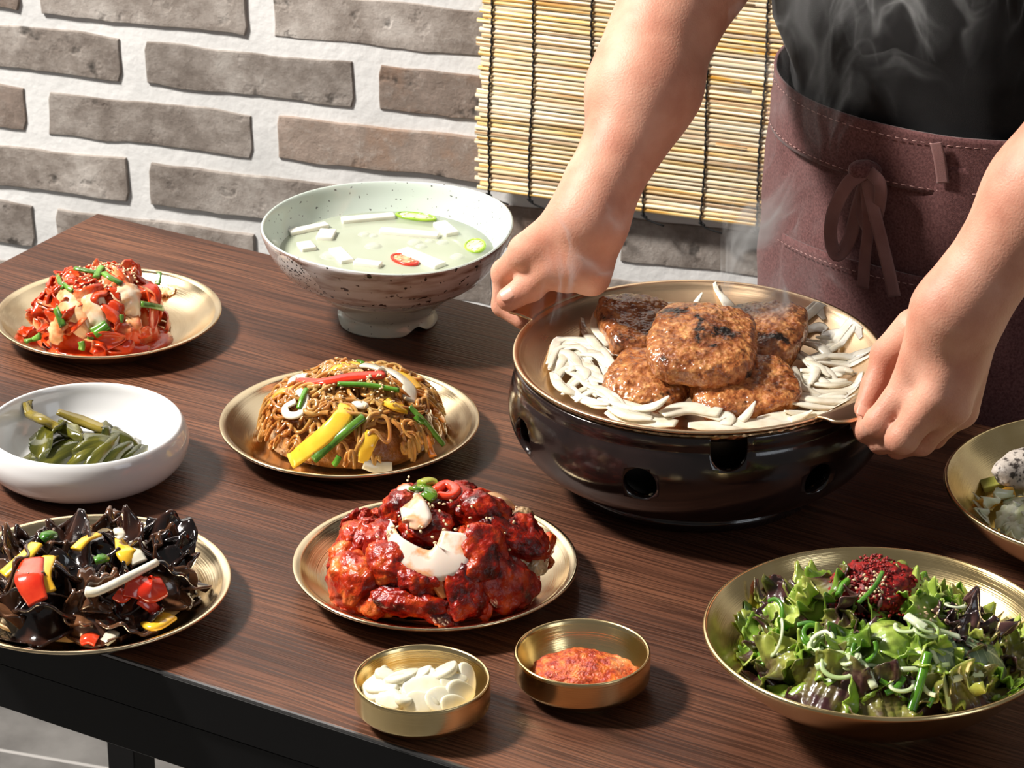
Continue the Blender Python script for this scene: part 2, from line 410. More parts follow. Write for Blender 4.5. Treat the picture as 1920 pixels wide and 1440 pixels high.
Lk(math_(N, Lk, 'ADD', lines, math_(N, Lk, 'MULTIPLY', pore, .6)), bp.inputs['Height']); Lk(bp.outputs[0], I['Normal'])
BLACK = M('black powder coated steel', (.004, .004, .0045), rough=.45, spec=.25, bump=.08, bscale=900, dist=.0003)
TRIM = M('worn steel edge strip', (.16, .16, .165), rough=.3, metal=.8)
_q = P(279, 1249, TZ)-BK; TL, TW = 1.7, float(_q[:2]@np.array([math.sin(TA), -math.cos(TA)])) 
tb = thing('dining_table', 'dark wood grain restaurant table on a black steel frame, holding all the dishes', 'table', (BK[0], BK[1], 0), TA)
obj('tabletop', bevel(box(0, TL, -TW, 0, TZ-.018, TZ), .0012, 2), WOOD, tb, smooth=False)
obj('edge_strip', box(0, TL, -TW-.0022, -TW-.0001, TZ-.0016, TZ+.0004), TRIM, tb, smooth=False)
obj('apron_rail', bevel(box(.004, TL-.004, -TW-.0025, -TW-.0002, TZ-.036, TZ-.0018), .0005, 1), BLACK, tb, smooth=False, label='upper front rail')
obj('apron_rail', bevel(box(.002, TL-.002, -TW-.001, -TW+.030, TZ-.074, TZ-.0365), .001, 1), BLACK, tb, smooth=False)
obj('apron_rail', bevel(box(.004, TL-.004, -.04, -.006, TZ-.074, TZ-.0185), .001, 1), BLACK, tb, smooth=False)
for x in (.004, TL-.034): obj('apron_rail', bevel(box(x, x+.03, -TW+.031, -.041, TZ-.074, TZ-.0185), .001, 1), BLACK, tb, smooth=False)
for x in (.006, TL-.04):
    for y in (-.042, -TW+.002):
        l_ = obj('leg', bevel(box(x, x+.034, y, y+.034, .006, TZ-.0745), .0012, 1), BLACK, tb, smooth=False)
        f_ = obj('foot_pad', xf(lathe([(0, 0), (.012, 0), (.012, .006), (0, .006)], 16), Matrix.Translation((x+.017, y+.017, 0))), BLACK, l_)
# ================================================================ BAMBOO BLIND
m, N, Lk, I = node_mat('dried reed'); REED = m
tc = N.new('ShaderNodeTexCoord'); oi = N.new('ShaderNodeObjectInfo')
v = N.new('ShaderNodeVectorMath'); v.operation = 'MULTIPLY_ADD'; Lk(oi.outputs['Random'], v.inputs[0]); v.inputs[1].default_value = (17, 9, 13); Lk(tc.outputs['Object'], v.inputs[2])
mp = N.new('ShaderNodeMapping'); mp.inputs['Scale'].default_value = (9, 500, 500); Lk(v.outputs[0], mp.inputs[0])
n = N.new('ShaderNodeTexNoise'); n.inputs['Scale'].default_value = 1; n.inputs['Detail'].default_value = 3; Lk(mp.outputs[0], n.inputs[0])
c = ramp(N, Lk, n.outputs[0], [(.30, (.40, .19, .05)), (.40, (.70, .40, .12)), (.50, (.86, .66, .34)), (.64, (.92, .84, .62))])
hs = N.new('ShaderNodeHueSaturation'); Lk(c, hs.inputs['Color']); Lk(math_(N, Lk, 'MULTIPLY_ADD', math_(N, Lk, 'FRACT', math_(N, Lk, 'MULTIPLY', oi.outputs['Random'], 13.7)), .45, .78), hs.inputs['Value'])
Lk(math_(N, Lk, 'MULTIPLY_ADD', oi.outputs['Random'], .5, .65), hs.inputs['Saturation']); Lk(hs.outputs[0], I['Base Color']); I['Roughness'].default_value = .42
CORD = M('black cotton cord', (.008, .008, .009), rough=.8, bump=.5, bscale=600)
ub, vb = wall_uv(905, 350); uE, vE = wall_uv(1600, 447)
bl = thing('bamboo_blind', 'rolled down blind of pale split reeds tied with black cords, hung on the brick wall', 'blind', tuple(WO+WU*(ub+.002)+np.array([0, 0, vb+.006])-WN*(-.022)), WA)
bl.rotation_euler = (0, math.radians(1.25), WA)
BW = .86; RP = .0050; RR = 60
def reed_geo(L, r0, seed):
    rr = np.random.default_rng(seed); k = 7
    pts = np.c_[np.linspace(0, L, k), rr.normal(0, .0002, k), rr.normal(0, .00025, k)]
    V, F = tube(pts, r0*(1+rr.normal(0, .05, k)), 6, flat=.95); return V, F
rs = {}
for i in range(RR):
    # two overlapping reeds in each row
    x = random.uniform(-.004, .003); cut = random.uniform(.12, .72)
    for a, b in ((x, cut), (cut+.001, BW+random.uniform(-.004, .004))):
        L = round((b-a)/.05)*.05+.0; key = (L, random.randrange(2))
        if key not in rs: rs[key] = obj('reed', reed_geo(L+.03, .00258, len(rs)), REED, bl); o = rs[key]
        else: o = inst(rs[key], bl)
        o.location = (a, random.uniform(-.0004, .0004), i*RP+.002); o.rotation_euler = (random.uniform(0, 6), random.uniform(-.0012, .0012), 0)
for px in (925, 1002, 1109, 1216, 1325, 1428, 1530):
    uu = wall_uv(px, 300)[0]-ub
    for s in (-1, 1):
        zz = np.arange(-.003, RR*RP+.004, .0013); ph = zz/RP*math.pi
        pts = np.c_[uu+s*.0006*np.sin(ph)+.0010*np.sin(zz*37+px), s*(.0026+.0004*np.abs(np.cos(ph))), zz]
        obj('cord', tube(pts, .0011, 5), CORD, bl, label=None if s < 0 else None)
    kn = [(uu, -.002, -.002), (uu+.004, -.003, -.0045), (uu+.001, .0, -.006), (uu-.002, -.002, -.003), (uu+.006, -.002, -.008), (uu+.022, -.001, -.0105-random.random()*.004)]
    obj('cord_knot', tube(spline(kn, 26), .0010, 5), CORD, bl)
# ================================================================ BRAZIER AND GRILL PAN
PC = P(1311, 662, TZ+.105); PR = .1415
GLAZE = M('dark brown glazed stoneware', (.010, .006, .006), (.020, .011, .010), 30, .17, coat=.6, bump=.06, bscale=500, dist=.0008, rvar=.05)
KS = .931
prof = [(0, .010), (.093, .010), (.095, .001), (.100, 0), (.106, .002), (.109, .008), (.108, .012), (.118, .016), (.134, .025), (.146, .036), (.154, .049), (.1570, .062), (.1560, .073), (.1535, .083), (.1515, .088), (.1520, .093), (.1510, .0985), (.1490, .0993), (.1480, .096), (.1478, .085), (.1492, .075), (.149, .062), (.145, .050), (.136, .038), (.118, .026), (.10, .02), (0, .019)]
prof = [(a*KS, b) for a, b in prof]
body = obj('brazier_body', lathe(spline(np.array([(a, b, 0) for a, b in prof]), 130)[:, :2], 128), GLAZE)
def cut(o, cutter):
    co = obj('cut', cutter, None); md = o.modifiers.new('b', 'BOOLEAN'); md.object = co; md.operation = 'DIFFERENCE'; md.solver = 'EXACT'
    dg = bpy.context.evaluated_depsgraph_get(); me = bpy.data.meshes.new_from_object(o.evaluated_get(dg)); o.modifiers.clear(); o.data = me
    bpy.data.objects.remove(co)
    me.polygons.foreach_set('use_smooth', [True]*len(me.polygons))
def radial_cyl(az, z, r, z2=None, tilt=0):
    a = math.radians(az); d = np.array([math.cos(a), math.sin(a), 0]); q = [(.112*d[0], .112*d[1], z), (.20*d[0], .20*d[1], z+tilt)]
    g = tube(q, r, 28)
    if z2: g = join(tube([(q[0][0], q[0][1], (z+z2)/2), (q[1][0], q[1][1], (z+z2)/2)], r, 4, flat=(z2-z)/2/r*1.0, power=8))
    return g
c = None
for az, z, r, t in ((-110, .063, .0132, -.006), (-55, .058, .0132, -.006), (-158, .062, .0140, -.006), (-20, .045, .013, -.012), (30, .045, .013, -.012), (75, .045, .013, -.01), (120, .045, .013, -.01)):
    g = radial_cyl(az, z, r, tilt=t); c = g if c is None else join(c, g)
for az in (-84, 37, 157):
    a = math.radians(az); d = np.array([math.cos(a), math.sin(a), 0]); pts = [(.128*d[0], .128*d[1], .088), (.18*d[0], .18*d[1], .088)]
    c = join(c, tube(pts, .0135, 28))
    bx = box(.128, .18, -.0135, .0135, .090, .115)
    c2 = xf(bx, Matrix.Rotation(a, 4, 'Z')); body.select_set(False); cut(body, c2)
cut(body, c)
bz = thing('brazier', 'squat dark brown glazed stoneware brazier with round air holes, under the wide brass pan', 'brazier', (PC[0], PC[1], TZ))
body.parent = bz
# black disc added inside so the air holes look dark
obj('added_black_disc', lathe([(0, .0195), (.09, .0195), (.09, .022), (0, .023)], 48), BLACK, bz)
# pan: shallow dish with a flat rolled rim and two side lugs
pan = thing('grill_pan', 'wide shallow brass grill pan full of patties and sliced onion, held by both hands', 'pan', (PC[0], PC[1], PC[2]))
pp = [(0, -.0245), (.07, -.0245), (.105, -.022), (.128, -.0145), (.142, -.006), (.1475, -.0005), (.1505, .0012), (.1528, .0010), (.1532, -.0006), (.1512, -.0018), (.148, -.0035), (.1435, -.0085), (.1295, -.0170), (.106, -.0245), (.07, -.027), (0, -.027)]
pp = [(a*KS, b) for a, b in pp]
obj('pan_dish', lathe(spline(np.array([(a, b, 0) for a, b in pp]), 70)[:, :2], 160), PAN_BRASS, pan)
obj('hammered_band', lathe([(a*KS, b) for a, b in [(.1437, -.0090), (.1482, -.0040), (.1500, -.0030), (.1455, -.0092), (.1350, -.0150), (.1345, -.0144)]], 160), HAMMER, pan)
for a0, a1 in ((124, 155), (-56, -25)):
    def lug(u, v, a0=a0, a1=a1):
        t = np.radians(a0+(a1-a0)*u); e = 1-np.abs(2*u-1)**5*.35; r = (.1515+.031*v*e)*KS
        return np.stack([r*np.cos(t), r*np.sin(t), .0010+.0035*np.sin(v*1.6)*1.0], -1)
    obj('handle', sheet(lug, 40, 8, .0022), PAN_BRASS, pan)
# ================================================================ PERSON
SKIN = M('warm light skin', (.56, .245, .165), (.72, .385, .28), 26, .5, bump=.5, bscale=560, dist=.0007, sss=.25, ssc=(1, .35, .2), detail=6, lo=.35, hi=.68, ss_scale=.006, spec=.42, c3=(.65, .32, .222))
NAIL = M('finger nail', (.70, .36, .27), rough=.38, sss=.2)
BC = np.array([.363, 2.478])                    # waist centre
FA = math.radians(-31)
_n = np.array([math.sin(TA), -math.cos(TA)]); _d = (BC-BK[:2])@_n; BC = BC-_n*(_d+.137)   # stands just behind the table's back edge
FX = np.array([math.cos(FA), math.sin(FA), 0]); FY = np.array([math.sin(FA), -math.cos(FA), 0])  # body's side and front directions
FY = np.array([-.515, -.857, 0])
def Bp(s, f, z): return np.array([BC[0], BC[1], 0])+FX*s+FY*f+np.array([0, 0, z])
LH = {'w': P(1098, 415, .940), 'e': P(1305, -75, 1.10), 'cmc': P(1078, 455, .925), 'mcp': P(1036, 498, .900), 'ip': P(994, 536, .880), 'tip': P(954, 561, .8695),
      'iM': P(988, 472, .908), 'iP': P(948, 512, .880), 'iD': P(944, 572, .852), 'iT': P(966, 604, .843)}
def arm_left(p):
    L = LH; d = cone(p, L['e'], (L['e']+L['w'])/2+[-.004, 0, .0], .047, .040)
    d = smin(d, cone(p, (L['e']+L['w'])/2+[.008, 0, 0], L['w']+(L['e']-L['w'])*.08, .039, .0265), .02)
    d = smin(d, cone(p, L['w']+(L['e']-L['w'])*.12, L['w'], .0275, .0265), .012)
    d = smin(d, cone(p, L['e'], Bp(-.165, .01, 1.36), .047, .054), .02)
    # palm: four metacarpals fanning from the wrist to the knuckles, which run back and down from the index
    iM = L['iM']; step = np.array([.0125, .0175, -.011])
    K = [iM+step*i+np.array([0, 0, 0.0]) for i in range(4)]; K[3] = K[3]+np.array([.004, -.002, -.002])
    pal = cone(p, L['w']+np.array([-.004, .0, .0]), K[0], .0225, .0150)
    for i in (1, 2, 3): pal = smin(pal, cone(p, L['w']+np.array([.004*i, .008*i, -.004*i]), K[i], .021, .0140), .010)
    pal = smin(pal, cone(p, L['w']+[.008, -.002, -.012], L['cmc']+[.013, .004, -.030], .019, .0155), .012)   # heel of the hand
    d = smin(d, pal, .016)
    th = smin(cone(p, L['cmc']+[.004, 0, -.006], L['mcp'], .0195, .0152), cone(p, L['mcp'], L['ip'], .0142, .0118), .005)
    th = smin(th, cone(p, L['ip'], L['tip'], .0118, .0098), .003)
    th = smin(th, ell(p, L['ip'], (.0126, .0120, .0122)), .003)
    th = smin(th, cone(p, L['cmc']+[.010, -.002, -.018], L['mcp']+[.012, .000, -.010], .018, .0125), .01)     # thenar
    d = smin(d, th, .007)
    f = None
    for i in range(4):
        o = step*i; k = [1, 1.05, 1.0, .85][i]
        a = K[i]; b = L['iP']+o+[.001*i, .001, 0]; c = L['iD']+o*.9; e = L['iT']+o*.8+[.006, 0, .002]
        g = smin(cone(p, a, b, .0128, .0108*k), ell(p, b, (.0112*k,)*3), .003)
        g = smin(g, cone(p, b, c, .0105*k, .0094*k), .003); g = smin(g, cone(p, c, e, .0094*k, .0080*k), .003)
        f = g if f is None else smin(f, g, .0012)
    d = smin(d, f, .0045)
    # tendon and wrist bone relief
    d = smin(d, ell(p, L['w']+[.020, .012, .010], (.009, .009, .009)), .008)
    return d
RH = {'w': P(1792, 588, .952), 'e': P(2125, 140, 1.12), 'cmc': P(1702, 612, .924), 'mcp': P(1664, 665, .900), 'ip': P(1641, 724, .880), 'tip': P(1621, 766, .8690),
      'iM': P(1712, 712, .898), 'iP': P(1650, 792, .868), 'iD': P(1626, 806, .852), 'iT': P(1612, 786, .844)}
def arm_right(p):
    L = RH; mid = (L['e']+L['w'])/2
    d = cone(p, L['e'], mid, .046, .039); d = smin(d, cone(p, mid, L['w']+(L['e']-L['w'])*.08, .039, .0285), .02)
    d = smin(d, cone(p, L['w']+(L['e']-L['w'])*.1, L['w'], .0285, .0275), .012)
    d = smin(d, cone(p, L['e'], Bp(.20, .02, 1.36), .047, .054), .02)
    K = [L['iM'], P(1757, 743, .896), P(1786, 762, .886), P(1800, 768, .872)]
    pal = cone(p, L['w']+[-.008, 0, 0], K[0], .0235, .0150)
    for i, (wx, wz) in enumerate(((0, 0), (.002, -.002), (.006, -.006), (.010, -.012))):
        if i: pal = smin(pal, cone(p, L['w']+[wx, .004*i, wz], K[i], .0225, .0138), .012)
    pal = smin(pal, cone(p, L['w']+[.004, .006, -.012], K[3]+[-.006, .016, -.004], .021, .0155), .012)
    d = smin(d, pal, .016)
    th = smin(cone(p, L['cmc']+[.006, 0, -.004], L['mcp'], .0175, .0122), cone(p, L['mcp'], L['ip'], .0112, .0095), .005)
    th = smin(th, cone(p, L['ip'], L['tip'], .0100, .0078), .003); th = smin(th, ell(p, L['ip'], (.0102,)*3), .003)
    d = smin(d, th, .006)
    f = None
    fin = [(L['iM'], L['iP'], L['iD'], L['iT'], .0128, .0110, .0097, .0084),
           (K[1], P(1692, 822, .862), P(1652, 826, .846), P(1640, 800, .840), .0130, .0112, .0098, .0084),
           (K[2], P(1726, 826, .850), P(1684, 836, .836), P(1668, 812, .832), .0124, .0106, .0094, .0080),
           (K[3], P(1750, 816, .842), P(1712, 828, .828), P(1694, 808, .826), .0112, .0094, .0084, .0074)]
    for a, b, c, e, r0, r1, r2, r3 in fin:
        g = smin(cone(p, a, b, r0, r1), ell(p, b, (r1*1.05,)*3), .003)
        g = smin(g, cone(p, b, c, r1*.97, r2), .003); g = smin(g, cone(p, c, e, r2, r3), .003)
        f = g if f is None else smin(f, g, .0012)
    d = smin(d, f, .0045)
    Pp = [q[1] for q in fin]
    for i in range(3): d = smin(d, ell(p, (K[i]+K[i+1])/2*.68+(Pp[i]+Pp[i+1])/2*.32, (.0095,)*3), .008)
    for k in K[:3]: d = smin(d, ell(p, k+np.array([0, 0, .006]), (.0085,)*3), .006)
    return d
def torso(p):
    d = None
    for z0, z1, a, b, f0, f1 in ((.62, .80, .138, .098, 0, 0), (.80, .98, .136, .092, 0, 0), (.98, 1.14, .134, .092, 0, .03), (1.14, 1.32, .155, .095, .03, .075)):
        for s in np.linspace(-1, 1, 5):
            g = cone(p, Bp(s*(a-b*.9), f0, z0), Bp(s*(a-b*.9), f1, z1), b*.88, b*.88)
            d = g if d is None else smin(d, g, .03)
    d = smin(d, cone(p, Bp(-.15, .06, 1.37), Bp(.15, .06, 1.37), .055, .055), .05)
    d = smin(d, cone(p, Bp(0, .07, 1.38), Bp(0, .11, 1.50), .055, .05), .03)
    for s in (-1, 1): d = smin(d, cone(p, Bp(s*.075, 0, .72), Bp(s*.085, -.01, .08), .078, .048), .03)
    for s in (-1, 1): d = smin(d, cone(p, Bp(s*.085, -.02, .045), Bp(s*.1, .11, .035), .042, .036), .02)
    return d
gL = nets(arm_left, (-.045, 2.215, .80), (.300, 2.62, 1.25), .0021)
gR = nets(arm_right, (.215, 1.99, .79), (.60, 2.46, 1.28), .0021)
gT = nets(torso, (.05, 2.2, -.02), (.72, 2.75, 1.58), .016)
person = obj('person', join(gL, gR, gT), SKIN, label='cook in black shirt and maroon apron, both hands gripping the brass grill pan', cat='person')
# nails
def nail(c, dirv, up, w, l, name='thumbnail'):
    dirv = np.array(dirv)/np.linalg.norm(dirv); up = np.array(up, float); up -= dirv*(up@dirv); up /= np.linalg.norm(up); b = np.cross(dirv, up)
    def fn(u, v):
        a = (v-.5)*1.9; s = (u-.5)*l; wv = w*(1-.35*np.abs(2*u-1)**3)
        q = c+dirv*s[..., None]+b*(np.sin(a)*wv)[..., None]+up*((np.cos(a)-1)*wv*.6)[..., None]; return q
    return obj(name, sheet(fn, 10, 10, .0008), NAIL, person)
vd = ray(960, 600)*-1
Ld = LH['tip']-LH['ip']; _n = np.array([-.30, -.62, .72]); _n /= np.linalg.norm(_n); nail(LH['tip']-Ld*.10+_n*.0100, Ld, _n, .0070, .0130)
Rd = RH['tip']-RH['ip']; _n = np.array([-.1, -.90, .42]); nail(RH['tip']+Rd*.05+_n*.0079, Rd, _n, .0056, .0115)
# clothes: lofted shells around the body
SHIRT = M('black cotton shirt', (.004, .004, .005), (.008, .008, .009), 30, .9, bump=.4, bscale=1500, dist=.0006, sheen=.08, spec=.25)
APRON = M('maroon twill', (.075, .026, .026), (.175, .076, .074), 520, .85, bump=.5, bscale=1300, dist=.0007, detail=6, lo=.3, hi=.7, sheen=.15, spec=.25)
STITCH = M('pink stitching', (.42, .24, .22), rough=.8)
def ring(th, z):                                # body cross section at height z (th = 0 at the front, positive towards the right side)
    z = np.asarray(z); k = np.clip((z-.98)/.36, 0, 1)
    a = .150+.018*np.clip((z-.985)/.04, 0, 1)+.022*np.clip((z-1.14)/.2, 0, 1)+.006*np.cos((z-.80)*9); b = .105+.004*k; f = .075*k
    a = a+.004*np.clip((.98-z)/.2, 0, 1)
    s = a*np.sin(th); c = b*np.cos(th)+f
    return s, c
def cloth(th, z, off, fold=0, seed=1):
    s, c = ring(th, z); n = np.stack([np.sin(th), np.cos(th)], -1)
    o = off+(np.asarray(fold)*nz(np.stack([np.sin(th).ravel()*2.2, np.cos(th).ravel()*2.2, z.ravel()*7], 1), 1.6, seed, 3).reshape(th.shape) if np.any(fold) else 0)
    q = np.array([BC[0], BC[1], 0])+FX*(s+n[..., 0]*o)[..., None]+FY*(c+n[..., 1]*o)[..., None]; q[..., 2] = z
    return q
shirt = obj('shirt', sheet(lambda u, v: cloth(math.pi*(2*u-1), .95+.44*v, .003, .0055, 5), 120, 60, .002), SHIRT, person)
for s, e, name in ((-1, LH['e'], 'sleeve'), (1, RH['e'], 'sleeve')):
    sh = Bp(s*.16, .05, 1.375); el = e+(sh-e)*.22
    rr_ = np.linspace(.071, .060, 16)*(1+.04*np.sin(np.arange(16)*1.7))
    V, F = tube(spline([sh, sh+(el-sh)*.5+np.array([0, 0, -.01]), el], 16), rr_, 30, cap=False); obj(name, (V, F), SHIRT, person)
trous = []
for s in (-1, 1):
    obj('trouser_leg', tube(spline([Bp(s*.078, 0, .90), Bp(s*.08, 0, .5), Bp(s*.085, -.01, .09)], 20), np.linspace(.068, .060, 20), 24), SHIRT, person)
apron = obj('apron', sheet(lambda u, v: cloth(-2.3+4.6*u, .955-.42*(1-v)-0*u, .0085+.007*(1-v), .0075*(1-v)**.5 if False else .0085+.004*(1-v), 9), 130, 80, .0016), APRON, person)
# waistband
def wz(th): return .983-.004*np.cos(th)+.010*(1-np.cos(th))*.5
band = obj('waistband', sheet(lambda u, v: cloth(-2.9+5.8*u, wz(-2.9+5.8*u)-.050+.050*v, .0125+.003*np.sin(u*23)*.4, .0018, 3), 120, 14, .0026), APRON, apron)
def on(th, z, off): return cloth(np.array([th]), np.array([z]), off)[0]
for dz in (-.007, -.0455):
    pts = [on(t, float(wz(t))+dz, .0148) for t in np.linspace(-2.2, 2.2, 200)]
    V = None
    for i in range(0, 199, 2):
        g = tube([pts[i], pts[i]+(pts[i+1]-pts[i])*1.15], .00038, 4); V = g if V is None else join(V, g)
    obj('stitching', V, STITCH, apron, kind='stuff')
TAPE = M('maroon tape with painted light', (.17, .078, .074), (.235, .125, .118), 30, .85, bump=.4, bscale=1600, dist=.0006, sheen=.15, spec=.25)  # paler than the apron: light catching the bow is painted into the colour
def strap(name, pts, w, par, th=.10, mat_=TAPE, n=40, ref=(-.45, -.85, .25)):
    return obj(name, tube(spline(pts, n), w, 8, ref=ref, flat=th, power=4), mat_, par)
def A(px, py, off=.0): # point on the apron front under a pixel
    d = ray(px, py); best = None
    for t in np.linspace(2.2, 3.1, 500):
        q = np.array([0, 0, CAMZ])+d*t; r = q[:2]-BC; s = r@FX[:2]; f = r@FY[:2]
        k = np.clip((q[2]-.98)/.36, 0, 1); f -= .075*k
        if (s/(.150+.012+off))**2+(f/(.105+.012+off))**2 < 1: return q
    return q
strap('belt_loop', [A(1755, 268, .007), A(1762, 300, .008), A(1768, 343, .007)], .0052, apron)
kn = A(1620, 322, .008)
obj('bow_knot', blob((.013, .008, .009), 4, .15, 2, 3), APRON, apron, loc=tuple(kn))
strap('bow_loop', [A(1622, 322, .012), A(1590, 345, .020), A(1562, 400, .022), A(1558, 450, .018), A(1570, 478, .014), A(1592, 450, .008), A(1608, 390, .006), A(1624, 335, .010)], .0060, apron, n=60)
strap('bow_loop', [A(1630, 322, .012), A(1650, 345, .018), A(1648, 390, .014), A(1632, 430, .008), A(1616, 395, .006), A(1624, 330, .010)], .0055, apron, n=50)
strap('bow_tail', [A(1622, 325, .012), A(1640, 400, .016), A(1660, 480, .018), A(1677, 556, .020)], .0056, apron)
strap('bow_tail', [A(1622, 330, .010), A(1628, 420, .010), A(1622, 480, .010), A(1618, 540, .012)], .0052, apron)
obj('pocket', sheet(lambda u, v: cloth(-.75+1.5*u, .62+.235*v+.004*np.sin(u*3), .0175+.003*(1-v), .0045, 9), 50, 30, .0016), APRON, apron)
pts = [on(t, .852, .0205) for t in np.linspace(-.72, .72, 90)]
V = None
for i in range(0, 89, 2):
    g = tube([pts[i], pts[i]+(pts[i+1]-pts[i])*1.15], .00038, 4); V = g if V is None else join(V, g)
obj('stitching', V, STITCH, apron, kind='stuff')
# ================================================================ DISHES
def depth(q): q = np.array(q)-[0, 0, CAMZ]; return float(q@np.array([0, CP, -SP]))
def disc_thing(name, label, cat, px, py, rx, H, prof, m, part=None, group=None, n=128, dens=70, spl=True):
    c = P(px, py, TZ+H); R = rx/FPX*depth(c)
    pr = [(a*R, b) for a, b in prof]
    if spl: pr = spline(np.array([(a, b, 0) for a, b in pr]), dens)[:, :2]; pr[:, 0] = np.clip(pr[:, 0], 0, None)
    o = obj(name, lathe(pr, n), m, loc=(c[0], c[1], TZ), label=label, cat=cat, group=group)
    return o, np.array([c[0], c[1], TZ]), R
PLATE = [(0, .0022), (.5, .0022), (.66, .0032), (.78, .0068), (.885, .0135), (.925, .0168), (.945, .0186), (.975, .0200), (.995, .0200), (1.0, .0188), (.990, .0176), (.965, .0172), (.93, .0150), (.885, .0112), (.78, .0040), (.66, .0004), (.6, 0), (0, 0)]
plK, cK, RK = disc_thing('brass_plate', 'round brass plate under the kimchi heap beside the back corner of the table', 'plate', 203, 583, 212, .02, PLATE, BRASS, group='round brass plates')
plJ, cJ, RJ = disc_thing('brass_plate', 'round brass plate under the glass noodles in the middle of the table', 'plate', 655, 785, 244, .02, PLATE, BRASS, group='round brass plates')
plR, cR, RR_ = disc_thing('brass_plate', 'round brass plate under the red glazed meat, in front of the brazier', 'plate', 816, 1050, 268, .02, PLATE, BRASS, group='round brass plates')
plW, cW, RW = disc_thing('brass_plate', 'round brass plate of wood ear salad at the front table edge', 'plate', 158, 1088, 275, .02, PLATE, BRASS, group='round brass plates')
WHITE = M('white glazed porcelain', (.74, .745, .75), rough=.12, coat=.5, spec=.5)
dish, cD, RD = disc_thing('porcelain_dish', 'low white porcelain dish with rounded side holding dark green pickled leaves', 'dish', 158, 798, 184, .040, [(0, .008), (.5, .0078), (.68, .0095), (.83, .018), (.915, .031), (.945, .0395), (.97, .0425), (1.0, .0412), (1.035, .036), (1.058, .027), (1.03, .017), (.94, .0085), (.80, .0035), (.70, .0020), (.67, 0), (.62, 0), (.6, .003), (0, .003)], WHITE)
SMALL = [(0, .0035), (.45, .004), (.68, .008), (.82, .016), (.90, .0245), (.935, .0285), (.965, .0302), (.992, .0298), (1.0, .028), (1.0, .0262), (.998, .014), (.985, .0112), (.93, .0085), (.80, .0038), (.66, .0008), (.62, 0), (0, 0)]
bG, cG, RG = disc_thing('small_brass_bowl', 'small satin brass bowl holding white garlic slices near the front edge', 'bowl', 791, 1272, 129, .0295, SMALL, BRASS_BOWL, group='small brass sauce bowls')
bP, cP, RP_ = disc_thing('small_brass_bowl', 'small satin brass bowl holding orange chili paste', 'bowl', 1092, 1222, 128, .0295, SMALL, BRASS_BOWL, group='small brass sauce bowls')
BIG = [(0, .0055), (.25, .006), (.42, .010), (.60, .0205), (.78, .0355), (.90, .0490), (.965, .0590), (.985, .0612), (1.0, .0600), (.995, .0575), (.93, .0480), (.80, .0320), (.62, .0165), (.48, .0085), (.40, .0055), (.385, 0), (.35, 0), (.34, .0022), (0, .0022)]
bS, cS, RS = disc_thing('brass_bowl', 'large flared brass bowl full of green leaf salad, nearest the viewer', 'bowl', 1650, 1180, 332, .060, BIG, BRASS_BOWL, group='large brass bowls', n=160)
bV, cV, RV = disc_thing('brass_bowl', 'large flared brass bowl cut by the right edge of the picture, holding pumpkin and cabbage', 'bowl', 2086, 910, 314, .060, BIG, BRASS_BOWL, group='large brass bowls', n=160)
# ---- soup bowl
m, N, Lk, I = node_mat('speckled celadon glaze'); CELADON = m
tc = N.new('ShaderNodeTexCoord'); sp = N.new('ShaderNodeSeparateXYZ'); Lk(tc.outputs['Object'], sp.inputs[0])
n1 = N.new('ShaderNodeTexNoise'); n1.inputs['Scale'].default_value = 380; n1.inputs['Detail'].default_value = 0; Lk(tc.outputs['Object'], n1.inputs[0])
Lk(ramp(N, Lk, n1.outputs[0], [(.205, (.12, .12, .12)), (.225, (.58, .665, .61))]), I['Base Color']); I['Roughness'].default_value = .14; I['Coat Weight'].default_value = .4
m, N, Lk, I = node_mat('brown ash glaze band'); ASH = m
tc = N.new('ShaderNodeTexCoord'); sp = N.new('ShaderNodeSeparateXYZ'); Lk(tc.outputs['Object'], sp.inputs[0])
mp = N.new('ShaderNodeMapping'); mp.inputs['Scale'].default_value = (1, 1, 5); Lk(tc.outputs['Object'], mp.inputs[0])
a = N.new('ShaderNodeTexNoise'); a.inputs['Scale'].default_value = 22; a.inputs['Detail'].default_value = 6; Lk(mp.outputs[0], a.inputs[0])
b = N.new('ShaderNodeTexNoise'); b.inputs['Scale'].default_value = 150; b.inputs['Detail'].default_value = 2; Lk(tc.outputs['Object'], b.inputs[0])
hz = math_(N, Lk, 'MULTIPLY_ADD', sp.outputs[2], 30, -1.75)
fac = math_(N, Lk, 'ADD', a.outputs[0], math_(N, Lk, 'MULTIPLY', hz, .12))
c = ramp(N, Lk, fac, [(.46, (.58, .57, .59)), (.56, (.48, .44, .43)), (.66, (.27, .19, .16)), (.76, (.13, .08, .06))])
# streak bands top and bottom, dark spots, and the printed medallion on the left
sp2 = ramp(N, Lk, b.outputs[0], [(.33, (1, 1, 1)), (.36, (0, 0, 0))])
mx = N.new('ShaderNodeMix'); mx.data_type = 'RGBA'; Lk(sp2, mx.inputs[0]); Lk(c, mx.inputs[6]); mx.inputs[7].default_value = (.025, .015, .012, 1)
md = N.new('ShaderNodeVectorMath'); md.operation = 'DISTANCE'; Lk(tc.outputs['Object'], md.inputs[0]); md.inputs[1].default_value = (-.069, -.063, .0655)
isn = math_(N, Lk, 'LESS_THAN', md.outputs['Value'], .0262)
vo = N.new('ShaderNodeTexVoronoi'); vo.inputs['Scale'].default_value = 330; Lk(tc.outputs['Object'], vo.inputs[0])
dots = ramp(N, Lk, vo.outputs['Distance'], [(.30, (.03, .03, .03)), (.36, (.72, .70, .70))])
mx2 = N.new('ShaderNodeMix'); mx2.data_type = 'RGBA'; Lk(isn, mx2.inputs[0]); Lk(mx.outputs[2], mx2.inputs[6]); Lk(dots, mx2.inputs[7]); Lk(mx2.outputs[2], I['Base Color'])
